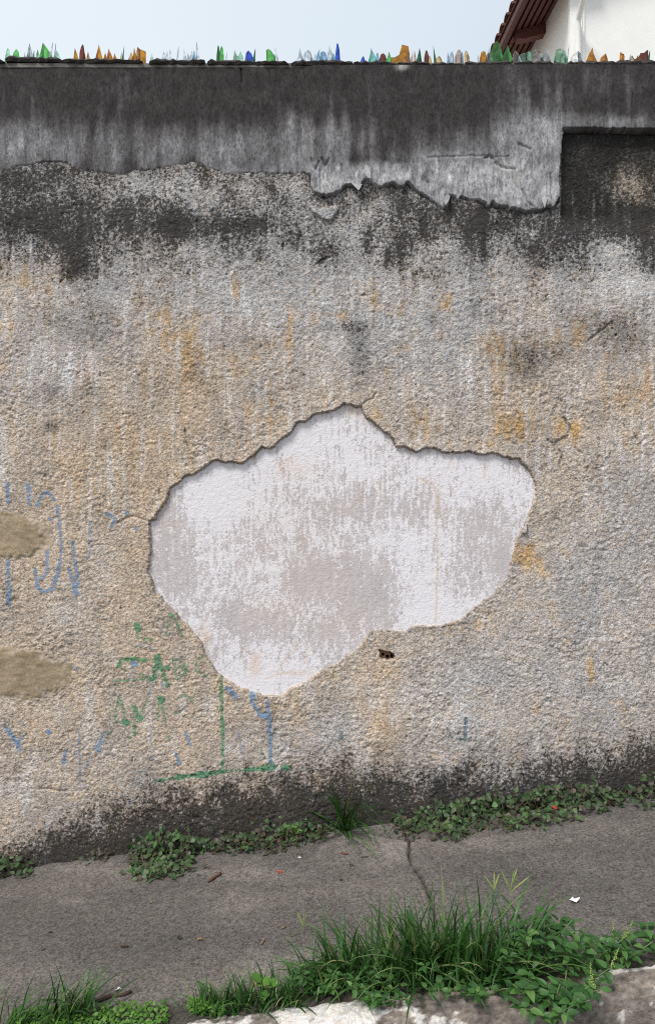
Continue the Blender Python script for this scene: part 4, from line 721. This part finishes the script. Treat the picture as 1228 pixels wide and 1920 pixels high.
# ---- leafy weeds on the kerb
def weed(label, u0, v0, top, nl, size=(.023, .041), kind='weed', branches=5, spread=.10, spikes=0, depth=-1.24, name='leafy_weed'):
    g_ = G(u0, v0); t = tag(empty(name, g_), label, 'weed', 'leafy weeds on the kerb'); B = Bunch(); bm = bmesh.new(); tips = []
    for b in range(branches):
        an = 6.28 * b / branches + rp.uniform(-.5, .5); rr = spread * rp.uniform(.35, 1.1); hh = top * rp.uniform(.55, 1.)
        end = Vector((math.cos(an) * rr, math.sin(an) * rr * .6, hh)); mid = end * .5 + Vector((0, 0, hh * .12)); bm_tube(bm, [(0, 0, -.01), mid, end], [.003, .0024, .0014], 5); tips.append(end)
        for k in range(nl // branches):
            s = 1 - (k / (nl // branches)) ** 1.3 * .8; q_ = (mid * (2 * s * (1 - s)) + end * s * s) if True else end
            a2 = k * 2.4 + rp.uniform(-.3, .3); out = Vector((math.cos(a2), math.sin(a2), 0)); nrm = Vector((out.x * -.35, out.y * -.35 - .35, 1)) + Vector((rp.uniform(-.3, .3), rp.uniform(-.3, .3), 0))
            sz = rp.uniform(*size) * (.55 + .6 * (1 - abs(s - .7)))
            Z_ = nrm.normalized(); Y_ = (out - Z_ * out.dot(Z_)).normalized(); X_ = Y_.cross(Z_)
            rot = Matrix((X_, Y_, Z_)).transposed().to_euler(); B.add(rp.choice(LV[kind]), g_ + q_ + out * .006, rot, (sz, sz, sz))
    B.build(t, 'leaf', 120, 'small_leaves'); from_bm('stem', bm, m_stemg, t)
    for k in range(spikes):
        end = tips[k % len(tips)]; bm = bmesh.new(); L = rp.uniform(.05, .075); d_ = Vector((rp.uniform(-.2, .7), rp.uniform(-.2, .1), 1)).normalized()
        for j in range(34):
            s = j / 34; c = end + d_ * L * s + Vector((rp.gauss(0, .0035), rp.gauss(0, .0035), 0)) * (1.2 - s); bmesh.ops.create_icosphere(bm, subdivisions=1, radius=.0028 * (1.1 - .5 * s), matrix=Matrix.Translation(c))
        from_bm('flower_spike', bm, m_seed, t, True)
    return t
m_seed = plain('green yellow seed spike', (.24, .30, .09), .8, .4, 90)
weed('broad leaved weed between the tall grass and its neighbour', 1000, 1835, .18, 96, branches=8, spread=.15)
weed('broad leaved weed with a yellow green flower spike at top', 1085, 1835, .15, 110, branches=9, spread=.19, spikes=2)
weed('low broad leaved weed hanging over the front of the kerb', 1055, 1885, .11, 90, branches=8, spread=.17, spikes=1)
weed('bushy broad leaved weed trailing down the front of the kerb', 1030, 1915, .10, 80, branches=7, spread=.16, spikes=1)
weed('small broad leaved weed at the right end of the kerb plants', 1165, 1815, .11, 60, branches=6, spread=.12)
weed('tiny weed sprig at the right edge beside the kerb end', 1222, 1785, .12, 24, (.024, .036), branches=3, spread=.07)
weed('fine leaved weed under the left side of the large grass tuft', 600, 1862, .10, 150, (.016, .028), branches=9, spread=.15)
weed('fine leaved weed growing onto the white kerb paint', 700, 1885, .08, 130, (.016, .028), branches=9, spread=.16)
weed('dark leafy undergrowth beneath the grass and the broad weeds', 900, 1865, .09, 110, (.02, .034), branches=9, spread=.19)
weed('seedling with three pale green leaves in the short grass', 495, 1880, .085, 6, (.036, .044), 'clover', branches=2, spread=.012, name='seedling')
def cover(label, polys, count):
    t = None; B = Bunch(); allp = [p for q_ in polys for p in q_]; c = G(sum(p[0] for p in allp) / len(allp), sum(p[1] for p in allp) / len(allp)); t = empty('ground_cover', c); tag(t, label, 'ground cover', None, 'stuff')
    for q_ in polys:
        b = (min(p[0] for p in q_), max(p[0] for p in q_), min(p[1] for p in q_), max(p[1] for p in q_)); k = 0
        while k < count:
            uu, vv_ = rp.uniform(b[0], b[1]), rp.uniform(b[2], b[3])
            if not in_poly((uu, vv_), q_): continue
            p = G(uu, vv_); p.z += rp.uniform(.004, .03); sz = rp.uniform(.008, .017); B.add(rp.choice(LV['clover']), p, face_rot((rp.uniform(-.5, .5), rp.uniform(-.6, .2), 1), rp.uniform(0, 6.28)), (sz, sz, sz)); k += 1
    B.build(t, 'leaf', 0, 'small_leaves'); return t
cover('carpet of tiny bright green leaves along the pavement edge', [[(150,1912),(200,1895),(260,1890),(310,1892),(318,1910),(300,1945),(140,1950)],[(20,1905),(140,1900),(150,1930),(20,1950)],[(352,1888),(400,1890),(420,1905),(360,1902)]], 520)
# seed heads
def seedhead(label, base, top, fingers, L=.05):
    t = tag(empty('seed_stalk', base), label, 'grass stalk', 'grass seed stalks'); bm = bmesh.new(); e_ = top - base; m_ = e_ * .5 + Vector((.01, 0, .01)); bm_tube(bm, [(0, 0, 0), m_, e_], [.0016, .0014, .0011], 5); from_bm('stem', bm, m_stemg, t)
    for (dx, dz) in fingers:
        bm = bmesh.new(); d_ = Vector((dx, rp.uniform(-.2, .2), dz)).normalized(); bm_tube(bm, [e_, e_ + d_ * L * .4, e_ + d_ * L * .8, e_ + d_ * L], [.0012, .0026, .0024, .0008], 5); from_bm('seed_finger', bm, m_seed, t)
    return t
seedhead('pale seed stalk with short upright fingers above the grass', G(905,1830), P(926,1668,-1.2), [(-.5,.7),(.05,1),(.35,1)], .055)
seedhead('tallest seed stalk with spread fingers above the grass', G(935,1835), P(957,1672,-1.2), [(-.45,1),(.3,1),(.75,.6),(.1,1)], .08)
seedhead('fallen forked seed stalk lying on bare pavement', G(545,1757,.004), G(570,1748,.02), [(-.5,1),(.05,1)], .06)
# ------------------------------------------------------------------ litter on the pavement
m_twig = plain('dry twig', (.055, .036, .025), .85, .4, 60, .001); m_dleaf = plain('dead leaf', (.05, .04, .033), .8, .4, 60); m_tan = plain('tan leaf', (.26, .17, .08), .8, .3, 60)
m_paper = plain('white paper', (.80, .81, .84), .8, .05, 60); m_red = plain('red chip', (.55, .10, .05), .8, .2, 80, .001)
def twig(name, label, a, b, r, mat=m_twig, bend=.006, n=6, cat='twig'):
    a, b = G(*a), G(*b); a.z += r; b.z += r; t = (a + b) / 2; bm = bmesh.new(); pts = []
    for i in range(n): s = i / (n - 1); pts.append(a.lerp(b, s) - t + Vector((rp.uniform(-1, 1), rp.uniform(-1, 1), 0)) * bend * (0 < i < n - 1))
    bm_tube(bm, pts, [r * (.75 + .35 * math.sin(2.1 * i) ** 2) for i in range(n)], 7); o = from_bm(name, bm, mat, None, True); o.location = t; return tag(o, label, cat)
twig('dead_stick', 'long dark dead stick lying beside the lower left grass', (140,1892), (247,1862), .0065, bend=.007, n=9, cat='stick')
twig('twig', 'short thick brown twig below the bushy creeping weed', (390,1655), (414,1640), .007, plain('brown twig', (.12, .06, .038), .8, .4, 60), .003)
twig('twig', 'thin brown twig lying below the grass at the wall', (638,1601), (652,1602), .004, plain('red brown twig', (.14, .06, .035), .8, .3, 60), .001)
twig('twig', 'hair thin dark twig near the pale pavement stain', (676,1608), (690,1607), .0022, bend=.001)
twig('twig', 'small black twig in the middle of the left pavement', (227,1775.5), (241,1775.5), .0035, bend=.0005)
twig('twig', 'tiny black twig high on the left pavement', (92,1749), (98,1748), .003, bend=.0005)
twig('twig', 'tiny curved dark twig below the tiny black one', (78,1783), (86,1779), .002, bend=.002)
twig('straw', 'short pale straw lying left of the large grass tuft', (489,1772), (496,1762), .003, m_tan, .001, cat='straw')
twig('straw', 'short tan straw above the fallen seed stalk', (528,1742), (535,1738), .0028, m_tan, .001, cat='straw')
twig('dry_stalk', 'brown dry stalk lying behind the seedling', (476,1847), (516,1857), .004, m_tan, .003, cat='stalk')
def scrap(name, label, uv, size, mat, cat, thick=.004, lift=.01):
    c = G(*uv); bm = bmesh.new(); n = 9; top = []; bot = []
    for i in range(n):
        an = 6.28 * i / n; r = size * rp.uniform(.35, 1.25); z = rp.uniform(0, lift)
        top.append(bm.verts.new((math.cos(an) * r, math.sin(an) * r * .7, z + thick))); bot.append(bm.verts.new((math.cos(an) * r, math.sin(an) * r * .7, z)))
    ct = bm.verts.new((0, 0, lift * .6 + thick)); cb = bm.verts.new((0, 0, 0))
    for i in range(n): j = (i + 1) % n; bm.faces.new((top[i], top[j], ct)); bm.faces.new((bot[j], bot[i], cb)); bm.faces.new((bot[i], bot[j], top[j], top[i]))
    o = from_bm(name, bm, mat); o.location = c; return tag(o, label, cat)
scrap('paper_scrap', 'crumpled white paper scrap on the right of the pavement', (1076,1691), .020, m_paper, 'paper scrap', .001, .018)
scrap('paper_scrap', 'torn white paper scrap beside the dead stick', (225,1857), .016, m_paper, 'paper scrap', .001, .014)
scrap('brick_chip', 'small bright red brick chip in the middle of the pavement', (524,1636), .013, m_red, 'brick chip', .008, .002)
scrap('dead_leaf', 'curled dark dead leaf below the pale pavement stain', (658,1625), .013, m_dleaf, 'leaf', .001, .016)
scrap('dead_leaf', 'tiny dark leaf lying below the curled dead leaf', (639,1652), .009, m_dleaf, 'leaf', .001, .01)
scrap('dead_leaf', 'small black curled leaf left of the tan leaf', (337,1760), .009, m_dleaf, 'leaf', .001, .014)
scrap('dead_leaf', 'small tan curled leaf on the middle pavement', (377,1764), .012, m_tan, 'leaf', .001, .012)
scrap('dead_leaf', 'reddish dry leaf bit below the bushy creeping weed', (284,1694), .008, m_tan, 'leaf', .001, .01)
scrap('dead_leaf', 'dark leaf bit left of the pavement centre below the weed', (181,1661), .010, m_dleaf, 'leaf', .001, .006)
o = scrap('dead_leaf', 'small red leaf lying among the long weed bank', (1039,1518), .013, plain('red leaf', (.42, .045, .03), .7, .3, 60), 'leaf', .001, .01); o.location = P(1039, 1514, -.16); o.rotation_euler = (R(60), 0, .3)
scrap('pebble', 'white pebble by the three brown sprigs', (211,1621), .009, m_paper, 'pebble', .006, .003)
scrap('pebble', 'pale pebble in the pavement edge left of the short grass', (356,1880), .012, m_pale, 'pebble', .010, .004)
scrap('pebble', 'whitish pebble just under the purple weed strip', (562,1609), .007, m_paper, 'pebble', .005, .002)
